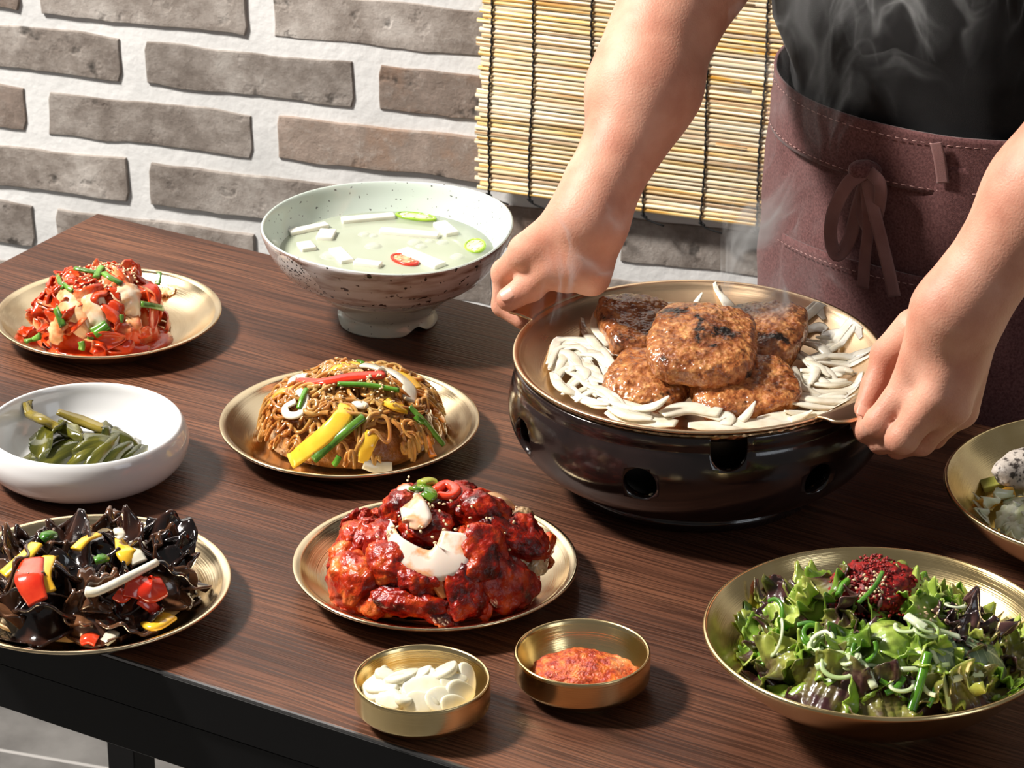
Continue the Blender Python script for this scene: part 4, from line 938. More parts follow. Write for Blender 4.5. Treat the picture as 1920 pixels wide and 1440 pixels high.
# ================================================================ GARLIC
GAR = M('raw garlic', (.74, .69, .50), (.82, .78, .62), 80, .3, sss=.35, ssc=(1, .9, .6), coat=.25, bump=.1, bscale=200)
HGa = Heap(cG, TZ+.009, .042, .021, .55, 2, .002)
def garlic(seed, a, b, t):
    V, F = ico(3); V = V.copy(); x, y, z = V.T; V[:, 2] = np.sign(z)*np.abs(z)**.3; V[:, 1] = y*(1-.32*x); V = V*(1+.07*nz(V, 2, seed, 2))[:, None]; return V*[a*1.1, b*1.15, t], F
gl = 'white raw garlic slice heaped in the small brass bowl'
for i, (px, py, a, b, ang, ti, ro) in enumerate(((755, 1272, .0135, .0098, 30, 10, -20), (722, 1290, .0125, .0095, -35, -10, -10), (800, 1300, .0150, .0118, 25, 0, 14), (835, 1262, .0125, .0070, 40, 0, -30), (850, 1284, .0100, .0055, 15, 0, 10),
        (876, 1280, .0125, .0060, -60, 20, 0), (760, 1310, .0120, .0055, 80, 20, 10), (826, 1315, .0115, .0080, 35, 0, 15), (862, 1305, .0100, .0080, 5, 0, 30), (785, 1272, .0115, .0070, 35, 0, -20), (705, 1300, .0100, .0075, -60, 0, 0),
        (728, 1275, .0095, .0060, -20, 20, -20), (745, 1295, .0105, .0080, -40, 15, 10), (790, 1325, .0110, .0080, 0, 0, 20), (735, 1318, .0105, .0070, -10, 0, 20), (850, 1325, .0095, .0060, 10, 0, 20), (700, 1285, .0085, .0060, 50, 0, 0), (800, 1280, .0110, .0075, 60, 0, 0), (715, 1265, .0085, .005, 40, 0, -20), (872, 1262, .009, .005, -50, 10, -20))):
    obj('garlic_slice', garlic(i, a, b, .0030), GAR, mw=frame(px, py-4, HGa, ang, .0035, tilt=ti, roll=ro), label=gl, cat='garlic', group='garlic slices in the small bowl')
# ================================================================ CHILI PASTE
PASTE = M('orange red chili paste', (.36, .020, .003), (.80, .20, .025), 150, .2, coat=.6, bump=1, bscale=330, dist=.003, c3=(.62, .085, .010))
V, F = ico(5); V = V.copy(); V = V*(1+.10*nz(V, 2.4, 5, 3)+.05*nz(V, 9, 6, 2)+.035*nz(V, 22, 7, 2))[:, None]; V = V*[.034, .026, .0145]; V[:, 2] = np.maximum(V[:, 2], -.004)
obj('chili_paste', (V, F), PASTE, loc=tuple(P(1094, 1264, TZ+.012)), label='lumpy orange red chili paste mound in the small brass bowl', cat='paste')
# ================================================================ KIMCHI PLATE
KIM = M('kimchi cabbage', (.44, .025, .004), (.88, .50, .22), 34, .2, coat=.8, bump=.5, bscale=140, dist=.0012, c3=(.60, .06, .008), lo=.36, hi=.70, sss=.15, ssc=(1, .3, .1))
KIMW = M('pale kimchi stem', (.72, .16, .03), (.90, .78, .62), 40, .22, coat=.7, bump=.35, bscale=120, dist=.001, c3=(.86, .50, .25), lo=.34, hi=.62, sss=.2)
KSAUCE = M('kimchi sauce', (.42, .02, .004), (.70, .07, .01), 90, .08, coat=1, bump=.3, bscale=200)
HK = Heap(P(188, 622, TZ+.006), TZ+.0055, .0555, .055, .55, 1, .003, ax=1.05)
HK.dish = dish_of(cK, RK, PLATE, 8)
kl = 'small glossy red piece of kimchi cabbage in the heap'
def puddle(name, c, a, b, z, m, label, cat, seed=1):
    V, F = lathe([(0, .0014), (.5, .0014), (.9, .0010), (1.0, -.0006), (0, -.0006)], 64); V = np.array(V); w = 1+.10*nz(np.c_[V[:, :2], 0*V[:, 0]]*1.0, 2.6, seed, 3); V[:, 0] *= a*w; V[:, 1] *= b*w
    return obj(name, (V, F), m, loc=(c[0], c[1], z), label=label, cat=cat)
puddle('kimchi_sauce', P(200, 632, TZ+.003), .056, .046, TZ+.0040, KSAUCE, 'thin pool of red sauce under the kimchi heap', 'sauce')
core = blob((.047, .042, .052), 8, .22, 3.5, 4); core[0][:, 2] = np.maximum(core[0][:, 2], 0)
obj('shredded_kimchi', core, KIM, loc=(HK.c[0], HK.c[1], TZ+.0045), label='packed shreds of red kimchi at the heart of the heap', cat='kimchi', kind='stuff')
ks = [obj('kimchi_piece', leaf(rnd(.022, .036), rnd(.006, .011), 50+i, ruf=rnd(.0008, .0022), rf=rnd(1.2, 3), ed=.15, cup=rnd(-.8, .6), bend=rnd(.5, 1.6), th=rnd(.0012, .0024), nu=20, nv=10), KIM, label=kl, cat='kimchi', group='kimchi pieces on the back left plate', mw=rand_frame(HK, .9, .001, 30)) for i in range(10)]
scatter(HK, 80, 1.02, ks, (-.001, .003), 42, (.7, 1.15))
kb = 'kimchi pieces on the back left plate'
leafat('kimchi_piece', 130, 575, HK, .052, .0145, -57, 71, KIMW, 'large pale folded kimchi stem piece on the left face of the heap', 'kimchi', kb, .006, ruf=.0012, cup=-.55, bend=.5, th=.003)
leafat('kimchi_piece', 172, 572, HK, .046, .0120, -60, 72, KIMW, 'second large pale kimchi stem piece right of the folded one', 'kimchi', kb, .006, ruf=.0012, cup=-.6, bend=.5, th=.003)
leafat('kimchi_piece', 245, 548, HK, .040, .0130, -62, 73, KIMW, 'smooth orange kimchi fold at the upper right of the heap', 'kimchi', kb, .006, ruf=.0012, cup=-.5, bend=.8, th=.003)
leafat('kimchi_piece', 205, 520, HK, .040, .0120, -15, 74, KIM, 'red kimchi leaf over the top of the heap', 'kimchi', kb, .005, ruf=.002, cup=-.5, bend=.6, th=.003)
leafat('kimchi_piece', 303, 545, HK, .024, .0055, -5, 75, KIMW, 'small pale kimchi stub sticking out right of the heap', 'kimchi', kb, .005, ruf=.001, cup=-.4, bend=.2, th=.003)
leafat('kimchi_piece', 105, 612, HK, .030, .0080, 60, 76, KIMW, 'thin pale kimchi stem low on the left side of the heap', 'kimchi', kb, .004, ruf=.001, cup=-.5, bend=.5, th=.003)
leafat('kimchi_piece', 255, 622, HK, .030, .0110, 65, 77, KIM, 'broad red kimchi piece low on the right side of the heap', 'kimchi', kb, .006, ruf=.002, cup=-.7, bend=.8, th=.003)
gl_ = 'short dark green onion piece among the kimchi'
for pts, w in ((((48, 640), (62, 636), (75, 630)), .0032), (((105, 578), (112, 595), (118, 612)), .0034), (((108, 516), (112, 528), (118, 540)), .0022), (((140, 503), (165, 508), (190, 512)), .0026), (((195, 512), (205, 520), (228, 532)), .0032),
                (((265, 570), (285, 573), (305, 578)), .0028), (((172, 622), (185, 615), (200, 606)), .0034), (((168, 640), (172, 630), (180, 622)), .003), (((228, 590), (228, 598), (226, 604)), .002), (((152, 640), (154, 648), (153, 656)), .003), (((118, 532), (128, 540), (136, 545)), .002), (((180, 520), (185, 508), (192, 500)), .003), (((295, 535), (299, 528), (301, 522)), .0024)):
    strip('green_onion_piece', [(x, y, .0062) for x, y in pts], HK, w, .55, GREENON, gl_, 'green onion', 'green onion pieces in the kimchi', n=10, sec=8)
strip('green_onion_piece', [(178, 628, .010), (190, 620, .010), (203, 610, .010)], HK, .0036, .7, CHIVE, 'fresh bright green onion stub low on the front of the kimchi heap', 'green onion', 'green onion pieces in the kimchi', n=10, sec=8)
seeds('sesame_seeds', HK, [(200, 490), (180, 500), (235, 500), (215, 486), (245, 510), (165, 520), (185, 530)], SESAME, 190, 17, 'sesame seeds sprinkled over the top of the kimchi', lift=.0045, size=.00125)
# ================================================================ GLASS NOODLES
NOOD = M('soy glazed glass noodle', (.62, .21, .030), (.88, .50, .15), 30, .05, coat=1, trans=.38, ior=1.38, sss=.3, ssc=(1, .5, .15), ss_scale=.006)
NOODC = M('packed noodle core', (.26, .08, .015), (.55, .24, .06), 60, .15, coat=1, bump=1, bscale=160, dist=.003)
HJ = Heap(P(660, 812, TZ+.006), TZ+.006, .0745, .046, .5, 4, .0035)
HJ.dish = dish_of(cJ, RJ, PLATE, 8)
parts = []
for i in range(190):
    x, y = in_heap_px(HJ, .98); a = rnd(0, 6.28); k = rnd(-130, 130); pts = []; lf = rnd(-.003, .0065)
    for s in range(22):
        r_ = math.hypot(x-HJ.c[0], y-HJ.c[1])
        if r_ > HJ.R*.99: a = math.atan2(HJ.c[1]-y, HJ.c[0]-x)+rnd(-1, 1)
        n_ = HJ.n(x, y); st_ = .0042*max(.35, n_[2]); pts.append((x, y, HJ.z(x, y)+lf+.0018*math.sin(s*.8+i))); x += math.cos(a)*st_; y += math.sin(a)*st_; k += rnd(-110, 110); k *= .95; a += k*.0042
    parts.append(tube(spline(pts, 44), rnd(.0014, .0020), 7, cap=False))
V, F = join(*parts); obj('glass_noodles', (V-np.array([HJ.c[0], HJ.c[1], TZ]), F), NOOD, loc=(HJ.c[0], HJ.c[1], TZ), label='tangled heap of shiny brown glass noodles on the middle brass plate', cat='noodles', kind='stuff')
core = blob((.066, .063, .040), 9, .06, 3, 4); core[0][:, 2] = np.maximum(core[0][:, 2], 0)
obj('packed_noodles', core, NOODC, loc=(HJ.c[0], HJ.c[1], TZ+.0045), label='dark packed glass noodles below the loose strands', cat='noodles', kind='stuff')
S_ = strip
S_('pepper_strip', [(557, 712, .006), (600, 716, .008), (660, 708, .008), (720, 702, .007)], HJ, .0050, .45, REDP, 'red pepper strip lying across the top of the noodles', 'pepper', thin=(.8, .8, 1.1, 1.2))
S_('pepper_strip', [(648, 760, .004), (640, 785, .007), (605, 820, .006), (545, 865, .004)], HJ, .0078, .28, YEL, 'large curved yellow pepper strip on the front of the noodles', 'pepper', thin=(.7, 1, 1, .9))
S_('pepper_strip', [(700, 812, .005), (688, 835, .006), (680, 868, .003)], HJ, .0060, .28, YEL, 'short yellow pepper strip hanging down the front right of the noodles', 'pepper', thin=(1, 1.1, .7))
S_('pepper_strip', [(740, 700, .006), (768, 712, .006), (785, 730, .004)], HJ, .0058, .3, YEL, 'yellow pepper strip at the back right behind the onion', 'pepper')
S_('pepper_strip', [(618, 696, .004), (640, 686, .007), (672, 682, .007)], HJ, .0050, .3, YEL, 'yellow pepper strip on the top back of the noodles', 'pepper')
S_('pepper_strip', [(505, 755, .003), (525, 735, .005), (570, 726, .005)], HJ, .0048, .35, M('orange pepper', (.80, .30, .03), (.88, .42, .06), 50, .2, coat=.7), 'orange pepper strip curving round the back left of the noodles', 'pepper')
S_('pepper_strip', [(722, 752, .004), (740, 762, .005), (760, 768, .003)], HJ, .0050, .3, YEL, 'small yellow pepper piece right of the middle of the noodles', 'pepper')
S_('carrot_strip', [(798, 818, .004), (806, 840, .004), (812, 856, .003)], HJ, .0032, .5, CARROT, 'orange carrot strip low on the right side of the noodles', 'carrot')
S_('carrot_strip', [(812, 770, .003), (822, 778, .003), (830, 786, .002)], HJ, .0034, .5, CARROT, 'carrot end at the far right of the noodles', 'carrot')
S_('onion_slice', [(712, 690, .007), (740, 700, .009), (765, 722, .008), (768, 752, .005)], HJ, .0068, .22, ONION2, 'translucent white onion slice hooking over the upper right of the noodles', 'onion', thin=(.7, 1, 1.1, .9))
S_('onion_slice', [(680, 685, .009), (700, 688, .010), (716, 694, .009)], HJ, .0055, .3, ONION2, 'sesame dotted white onion piece on top of the noodles', 'onion')
S_('onion_slice', [(560, 732, .008), (572, 748, .009), (562, 775, .008), (540, 778, .008), (535, 764, .008), (555, 752, .008)], HJ, .0034, .4, ONION2, 'white onion ring hooked on the left side of the noodles', 'onion', n=34)
S_('onion_slice', [(545, 722, .005), (552, 708, .007), (575, 704, .007)], HJ, .0035, .35, ONION2, 'thin onion curl behind the red pepper strip', 'onion')
S_('onion_slice', [(665, 752, .005), (675, 760, .006), (685, 758, .005)], HJ, .0042, .5, ONION, 'little white onion nub in the middle of the noodles', 'onion')
S_('onion_slice', [(682, 868, .003), (705, 876, .003), (735, 877, .003)], HJ, .0048, .3, ONION2, 'onion slice lying on the plate at the front of the noodles', 'onion')
S_('green_onion_stalk', [(682, 782, .009), (645, 812, .008), (588, 862, .005)], HJ, .0034, .75, GREENON, 'dark green onion stalk lying along the large yellow pepper strip', 'green onion')
S_('green_onion_stalk', [(633, 720, .009), (690, 722, .010), (748, 732, .008)], HJ, .0022, .8, CHIVE, 'thin bright chive under the red pepper strip', 'green onion')
S_('green_onion_stalk', [(768, 762, .006), (795, 790, .005), (832, 834, .006)], HJ, .0027, .7, GREENON, 'green onion stalk sliding off the right side of the noodles', 'green onion')
S_('green_onion_stalk', [(574, 730, .011), (566, 748, .012), (560, 766, .010)], HJ, .0022, .8, CHIVE, 'short chive through the onion ring on the left', 'green onion')
S_('green_onion_stalk', [(658, 671, .008), (668, 676, .008), (680, 682, .007)], HJ, .0026, .8, CHIVE, 'short chive standing at the very top of the noodles', 'green onion')
S_('green_onion_stalk', [(626, 872, .004), (632, 864, .005), (636, 856, .006)], HJ, .0024, .7, CHIVE, 'tiny chive shoot low on the front of the noodles', 'green onion')
S_('green_onion_stalk', [(780, 780, .007), (785, 786, .007), (792, 790, .006)], HJ, .0030, .7, CHIVE, 'small bright green onion ring at the right of the noodles', 'green onion')
seeds('sesame_seeds', HJ, [(660, 690), (640, 700), (700, 690), (690, 715), (610, 725), (720, 735), (640, 730), (665, 690)], SESAME, 120, 22, 'sesame seeds sprinkled over the top of the noodles', lift=.0085, size=.0012)
# ================================================================ RED GLAZED MEAT
GLZ = M('red chili glazed meat', (.060, .002, .001), (.56, .060, .006), 75, .24, coat=.25, bump=.8, bscale=260, dist=.002, c3=(.30, .008, .001), lo=.36, hi=.70)
GLZO = M('orange red glazed meat', (.26, .008, .002), (.74, .20, .035), 70, .24, coat=.25, bump=.8, bscale=240, dist=.002, c3=(.48, .035, .004), lo=.36, hi=.70)
SHELL = M('charred pale edge', (.10, .035, .015), (.62, .42, .22), 60, .25, coat=.6, bump=.6, bscale=150, dist=.002)
HR = Heap(P(822, 1085, TZ+.006), TZ+.006, .079, .058, .52, 6, .004)
HR.dish = dish_of(cR, RR_, PLATE, 8)
puddle('red_sauce', P(835, 1092, TZ+.003), .078, .060, TZ+.0040, KSAUCE, 'dark red sauce pooled under the glazed meat', 'sauce', 4)
core = blob((.064, .058, .046), 19, .16, 3, 4); core[0][:, 2] = np.maximum(core[0][:, 2], 0)
obj('packed_meat', core, GLZ, loc=(HR.c[0], HR.c[1], TZ+.0045), label='dark glazed mass under the separate meat chunks', cat='meat', kind='stuff')
gm = 'glazed meat chunks on the front brass plate'
def chunk(px, py, a, b, c, ang, seed, m=GLZ, label='red glazed meat chunk in the pile', lift=.002, tilt=0, amp=.28):
    V, F = blob((a, b, c), seed, amp, 1.9, 5, .12); V = V+(V/np.linalg.norm(V, axis=1)[:, None])*(.0013*nz(V*1000, .22, seed+5, 3)+.0016*np.maximum(0, nz(V*1000, .45, seed+6, 2)))[:, None]; return conform(obj('meat_chunk', (V, F), m, mw=frame(px, py, HR, ang, lift, tilt=tilt), label=label, cat='meat', group=gm), HR)
for a in ((665, 1010, .019, .011, .010, -20, 101, GLZO, 'orange red meat chunk at the far left top of the pile'), (650, 1040, .014, .012, .010, 0, 102, GLZO, 'meat chunk with a pale patch at the far left of the pile'),
          (665, 1095, .020, .020, .014, 70, 103, GLZO, 'large orange red meat chunk low on the left of the pile'), (715, 1015, .014, .019, .013, 20, 104, GLZ, 'red meat chunk left of the white onion crescent'),
          (735, 1060, .021, .015, .013, -25, 105, GLZO, 'glossy orange red chunk below the onion crescent on the left'), (760, 1130, .028, .010, .009, -8, 106, GLZ, 'long dark red chunk at the front left of the pile'),
          (815, 1145, .020, .008, .008, -25, 107, GLZ, 'thin dark red chunk tip at the front of the pile'), (750, 960, .014, .015, .013, 60, 108, GLZ, 'red meat chunk behind the upper onion wedge'),
          (850, 945, .020, .015, .013, -20, 109, GLZ, 'red meat chunk at the top of the pile'), (905, 965, .022, .013, .012, -25, 110, GLZ, 'dark red chunk right of the top of the pile'),
          (930, 945, .016, .012, .011, 10, 111, GLZO, 'orange chunk at the upper right of the pile'), (945, 1005, .030, .013, .013, -30, 112, GLZ, 'long red chunk slanting down the right of the pile'),
          (985, 1010, .016, .018, .012, 60, 113, GLZ, 'dark red chunk at the right edge of the pile'), (900, 1040, .022, .020, .014, 10, 114, GLZ, 'very dark glazed chunk in the middle right of the pile'),
          (935, 1090, .024, .021, .013, -50, 115, GLZ, 'big red fin shaped chunk low on the right of the pile'), (1000, 1055, .016, .010, .009, 50, 116, SHELL, 'brown charred piece with a pale edge at the far right'),
          (975, 975, .012, .010, .009, 20, 117, SHELL, 'small charred crust behind the right side of the pile'), (870, 1110, .015, .022, .012, 10, 118, GLZ, 'dark red chunk at the front middle of the pile'),
          (790, 1085, .018, .016, .012, 30, 119, GLZ, 'dark red chunk under the onion crescent'), (700, 1125, .015, .012, .010, 0, 120, GLZO, 'small chunk at the front left foot of the pile'), (905, 925, .012, .009, .009, 0, 121, GLZ, 'small red chunk behind the top right of the pile'),
          (800, 990, .018, .014, .010, 0, 122, GLZ, 'dark chunk between the two white onion pieces')):
    px, py, x, y, z, an, sd, mm, lb = a; chunk(px, py, x, y, z, an, sd, mm, lb)
cs = [obj('meat_scrap', blob((.0068, .0045, .0036), 200+i, .45, 2.6, 4), GLZ if i % 2 else GLZO, label='small red glazed scrap between the larger meat chunks', cat='meat', group='small scraps in the glazed meat', mw=rand_frame(HR, .95, .002, 20)) for i in range(6)]
scatter(HR, 75, 1.02, cs, (.000, .005), 40, (.6, 1.6))
OSAU = M('sauce stained onion', (.80, .50, .34), (.83, .70, .60), 55, .22, coat=.7, sss=.35, ssc=(1, .6, .4), lo=.3, hi=.5, c3=(.80, .36, .16))
S_('onion_wedge', [(728, 975, .013), (745, 1020, .014), (800, 1058, .015), (845, 1045, .016), (856, 1000, .014)], HR, .0120, .22, OSAU, 'large white onion crescent across the front of the red pile', 'onion', n=34, thin=(.15, .5, .95, 1.3, .9))
S_('onion_wedge', [(756, 912, .012), (772, 945, .014), (782, 975, .015), (775, 992, .013)], HR, .0095, .25, OSAU, 'upright pale onion wedge at the upper left of the red pile', 'onion', n=26, thin=(.5, 1, 1.2, .3))
S_('onion_wedge', [(738, 1030, .006), (748, 1050, .010), (765, 1062, .010)], HR, .0042, .4, OSAU, 'thin onion sliver under the large crescent', 'onion')
S_('onion_wedge', [(912, 945, .014), (935, 935, .015), (955, 945, .013)], HR, .0075, .35, M('orange stained onion', (.80, .32, .10), (.88, .55, .30), 60, .2, coat=.7), 'orange stained onion piece at the upper right of the red pile', 'onion')
S_('green_chili_ring', [(778, 918, .014), (798, 912, .016), (808, 925, .015), (798, 935, .013)], HR, .0055, .35, M('dark green chili', (.05, .16, .01), (.24, .38, .03), 40, .15, coat=1), 'dark green chili slice at the top of the red pile', 'chili')
S_('green_chili_ring', [(790, 906, .018), (805, 902, .019), (818, 906, .017)], HR, .0045, .5, M('light green chili', (.28, .36, .03), (.50, .48, .08), 60, .25, coat=.6, bump=.4, bscale=200), 'yellow green chili end on top of the red pile', 'chili')
S_('red_chili_ring', [(815, 920, .015), (835, 908, .017), (855, 918, .015), (845, 930, .013), (822, 928, .013)], HR, .0040, .7, REDP, 'red chili ring at the top of the red pile', 'chili', n=30)
S_('carrot_strip', [(832, 1075, .012), (845, 1115, .012), (860, 1160, .006)], HR, .0030, .7, CARROT, 'thin orange carrot strip hanging down the front of the red pile', 'carrot')
S_('carrot_strip', [(808, 1078, .012), (822, 1095, .013), (836, 1120, .011)], HR, .0050, .5, M('glazed carrot', (.62, .12, .015), (.86, .42, .10), 60, .2, coat=.9), 'thick glazed carrot piece left of the thin strip', 'carrot')
S_('onion_wedge', [(870, 1020, .012), (885, 1035, .013), (888, 1060, .011)], HR, .0035, .5, OSAU, 'narrow onion arc on the right of the large crescent', 'onion')
seeds('sesame_seeds', HR, [(850, 1000), (835, 1020), (800, 960), (900, 960), (940, 1000), (870, 950), (960, 1060), (780, 985), (740, 990), (860, 1075), (925, 975), (790, 915)], SESAME, 85, 30, 'sesame seeds scattered over the red glazed meat', lift=.0155, size=.0013)
# ================================================================ WOOD EAR
EAR = M('wet black wood ear', (.006, .003, .003), (.045, .016, .009), 40, .12, coat=1, bump=.25, bscale=120, dist=.0015, c3=(.014, .007, .006), sss=.0)
EARB = M('brown wood ear edge', (.030, .010, .005), (.17, .075, .035), 45, .16, coat=.9, bump=.3, bscale=120, dist=.001)
BROW = M('amber dressing', (.56, .33, .11), (.70, .46, .20), 30, .06, coat=.8)
HW = Heap(P(165, 1110, TZ+.006), TZ+.006, .079, .027, .5, 2, .003, ax=1.03)
HW.dish = dish_of(cW, RW, PLATE, 8)
puddle('soy_dressing', P(160, 1100, TZ+.004), RW*.80, RW*.80, TZ+.0086, BROW, 'amber soy dressing pooled in the plate round the wood ear', 'dressing', 3)
core = blob((.066, .060, .021), 29, .12, 3, 4); core[0][:, 2] = np.maximum(core[0][:, 2], 0)
obj('packed_wood_ear', core, EAR, loc=(HW.c[0], HW.c[1], TZ+.007), label='black mass of wood ear below the separate pieces', cat='mushroom', kind='stuff')
we = 'wood ear pieces on the front left plate'
for i, (px, py, L, Wd, ang, ruf, cup, lb, mm, lf) in enumerate(((120, 1035, .060, .020, -50, .004, .9, 'long glossy wood ear folded over the left top of the heap', EAR, .014), (208, 1010, .046, .015, -65, .004, -.9, 'upright folded wood ear at the top middle of the heap', EAR, .014),
      (300, 1035, .042, .022, -30, .006, .9, 'ruffled shiny wood ear standing at the right end of the heap', EAR, .014), (310, 1075, .038, .016, -20, .005, .9, 'wavy wood ear below the ruffled one on the right', EAR, .008),
      (170, 1150, .046, .026, 30, .006, -.8, 'brown edged ruffled wood ear at the front middle', EARB, .010), (335, 1110, .038, .012, -5, .004, .8, 'flat brown wood ear lying at the right foot of the heap', EARB, .005),
      (60, 1165, .062, .018, 10, .004, .8, 'wide dark wood ear along the front left edge', EAR, .006), (150, 1080, .040, .020, 20, .004, -.8, 'smooth black wood ear in the middle of the heap', EAR, .010),
      (240, 1165, .040, .016, -15, .004, .8, 'brown wood ear at the front right foot', EARB, .006), (30, 1080, .040, .016, 60, .005, .9, 'amber brown wood ear at the far left', EARB, .010), (45, 1030, .044, .012, 35, .003, .7, 'grainy dark wood ear behind the yellow pepper', EAR, .010),
      (75, 1015, .026, .009, 30, .003, .7, 'small black wood ear at the back left', EAR, .012), (190, 1055, .030, .014, 0, .005, -.9, 'round black wood ear behind the bean sprout', EAR, .012), (100, 1120, .050, .022, -10, .005, .8, 'big black wood ear in the front centre', EAR, .008),
      (235, 1110, .034, .017, 60, .005, .8, 'black wood ear left of the red pepper', EAR, .008), (20, 1130, .040, .020, -30, .006, .8, 'wood ear at the left picture edge', EARB, .008), (265, 1140, .030, .014, 40, .004, .7, 'dark wood ear under the red pepper', EAR, .006))):
    conform(obj('wood_ear', leaf(L*1.15, Wd*1.35, 300+i, ruf=ruf*.68, rf=rnd(1.1, 1.9), cup=cup*.7, bend=rnd(.5, 1.3), ed=.5, th=.0024, nu=44, nv=26, tip=1, base=.12), mm, mw=frame(px, py, HW, ang, lf*.6-.002, roll=rnd(-30, 30)), label=lb, cat='mushroom', group=we), HW)
es = [obj('wood_ear_scrap', leaf(.026, .013, 340+i, ruf=.0038, rf=1.5, cup=.8, bend=1, ed=.4, th=.0020, nu=22, nv=14, base=.12, tip=1), EAR if i % 3 else EARB, label='small crinkled wood ear scrap between the larger pieces', cat='mushroom', group='small wood ear scraps', mw=rand_frame(HW, .9, .004, 30)) for i in range(5)]
scatter(HW, 26, .90, es, (.001, .008), 50, (.7, 1.3))
S_('pepper_strip', [(62, 1050, 0.024), (55, 1085, 0.026), (72, 1130, 0.024)], HW, .0095, .28, REDP, 'wide red pepper strip on the left of the wood ear', 'pepper', thin=(.9, 1.15, .8))
S_('pepper_strip', [(92, 1045, 0.023), (82, 1080, 0.024), (95, 1110, 0.022)], HW, .0055, .35, YEL, 'yellow pepper strip right beside the wide red one', 'pepper', thin=(1, 1, 0.804))
S_('pepper_strip', [(68, 1020, 0.018), (45, 1045, 0.020), (5, 1078, 0.018)], HW, .0062, .3, YEL, 'long yellow pepper strip at the upper left of the wood ear', 'pepper')
S_('pepper_strip', [(222, 1010, 0.016), (235, 1035, 0.018), (250, 1052, 0.014)], HW, .0072, .28, YEL, 'yellow pepper wedge behind the bean sprout', 'pepper', thin=(.4, 1, 1.2))
S_('pepper_strip', [(142, 1030, 0.018), (160, 1012, 0.020), (182, 1002, 0.019)], HW, .0045, .35, YEL, 'yellow pepper strip at the back of the wood ear', 'pepper')
S_('pepper_strip', [(245, 1120, 0.022), (250, 1098, 0.024), (262, 1082, 0.022)], HW, .0058, .35, REDP, 'upright red pepper piece at the right of the wood ear', 'pepper')
S_('pepper_strip', [(262, 1090, 0.022), (280, 1105, 0.024), (305, 1100, 0.020)], HW, .0088, .35, REDP, 'broad bright red pepper piece on the right of the wood ear', 'pepper', thin=(.8, 1.2, .9))
S_('pepper_strip', [(262, 1122, 0.018), (280, 1135, 0.018), (300, 1150, 0.014)], HW, .0048, .35, REDP, 'red pepper strip below the broad red piece', 'pepper')
S_('pepper_strip', [(268, 1165, 0.012), (290, 1170, 0.013), (316, 1155, 0.012)], HW, .0085, .3, YEL, 'yellow pepper piece at the right front foot of the wood ear', 'pepper', thin=(.4, 1, .9))
S_('pepper_strip', [(155, 1200, 0.008), (168, 1196, 0.010), (182, 1202, 0.008)], HW, .0060, .5, REDP, 'small red pepper bit in the dressing at the front', 'pepper')
S_('pepper_strip', [(218, 1112, 0.016), (228, 1118, 0.016), (236, 1112, 0.016)], HW, .0055, .4, REDP, 'dark red pepper bit left of the upright red piece', 'pepper')
S_('bean_sprout', [(162, 1110, 0.024), (185, 1108, 0.027), (240, 1082, 0.028), (294, 1054, 0.026)], HW, .0030, .9, ONION, 'white bean sprout lying across the wood ear', 'sprout', thin=(1.3, 1, 1, .9))
S_('onion_slice', [(262, 1055, 0.014), (252, 1035, 0.016), (258, 1018, 0.014)], HW, .0060, .3, ONION2, 'white onion slice behind the ruffled wood ear', 'onion')
S_('onion_slice', [(195, 1205, 0.008), (205, 1196, 0.010), (212, 1186, 0.010)], HW, .0050, .4, ONION2, 'white onion bit in the dressing at the front right', 'onion')
S_('onion_slice', [(222, 1010, 0.021), (225, 1002, 0.024), (222, 994, 0.024)], HW, .0040, .5, ONION, 'short white stem upright at the top of the wood ear', 'onion')
S_('green_onion_piece', [(78, 1012, 0.020), (86, 1005, 0.022), (98, 1002, 0.021)], HW, .0048, .6, CHIVE, 'bright green onion piece at the back of the wood ear', 'green onion')
S_('green_onion_piece', [(178, 1052, 0.022), (188, 1048, 0.024), (196, 1046, 0.022)], HW, .0042, .6, CHIVE, 'small green onion bit in the middle of the wood ear', 'green onion')
# ================================================================ SALAD
LET = M('green lettuce', (.10, .20, .015), (.42, .52, .10), 36, .3, coat=.5, bump=.5, bscale=130, dist=.0012, c3=(.25, .38, .045), sss=.25, ssc=(.6, 1, .2), ss_scale=.003)
LETP = M('purple edged lettuce', (.050, .016, .018), (.34, .38, .07), 30, .28, coat=.5, bump=.5, bscale=130, dist=.0012, c3=(.14, .13, .03), lo=.40, hi=.62, sss=.15, ssc=(.6, 1, .2))
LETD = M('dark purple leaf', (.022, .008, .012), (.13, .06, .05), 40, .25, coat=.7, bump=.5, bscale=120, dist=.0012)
m, N, Lk, I = node_mat('perilla leaf'); PER = m
tc = N.new('ShaderNodeTexCoord'); sp = N.new('ShaderNodeSeparateXYZ'); Lk(tc.outputs['Object'], sp.inputs[0])
ay = math_(N, Lk, 'ABSOLUTE', sp.outputs[1]); vein = math_(N, Lk, 'ABSOLUTE', math_(N, Lk, 'SINE', math_(N, Lk, 'MULTIPLY', math_(N, Lk, 'SUBTRACT', sp.outputs[0], math_(N, Lk, 'MULTIPLY', ay, .8)), 480)))
cen = math_(N, Lk, 'LESS_THAN', ay, .0009); vv = math_(N, Lk, 'MAXIMUM', cen, math_(N, Lk, 'GREATER_THAN', math_(N, Lk, 'SUBTRACT', 1, vein), .90))
n = N.new('ShaderNodeTexNoise'); n.inputs['Scale'].default_value = 120; Lk(tc.outputs['Object'], n.inputs[0])
c = ramp(N, Lk, n.outputs[0], [(.3, (.09, .15, .075)), (.7, (.20, .27, .16))]); mx = N.new('ShaderNodeMix'); mx.data_type = 'RGBA'; Lk(vv, mx.inputs[0]); Lk(c, mx.inputs[6]); mx.inputs[7].default_value = (.42, .50, .30, 1); Lk(mx.outputs[2], I['Base Color']); I['Roughness'].default_value = .35
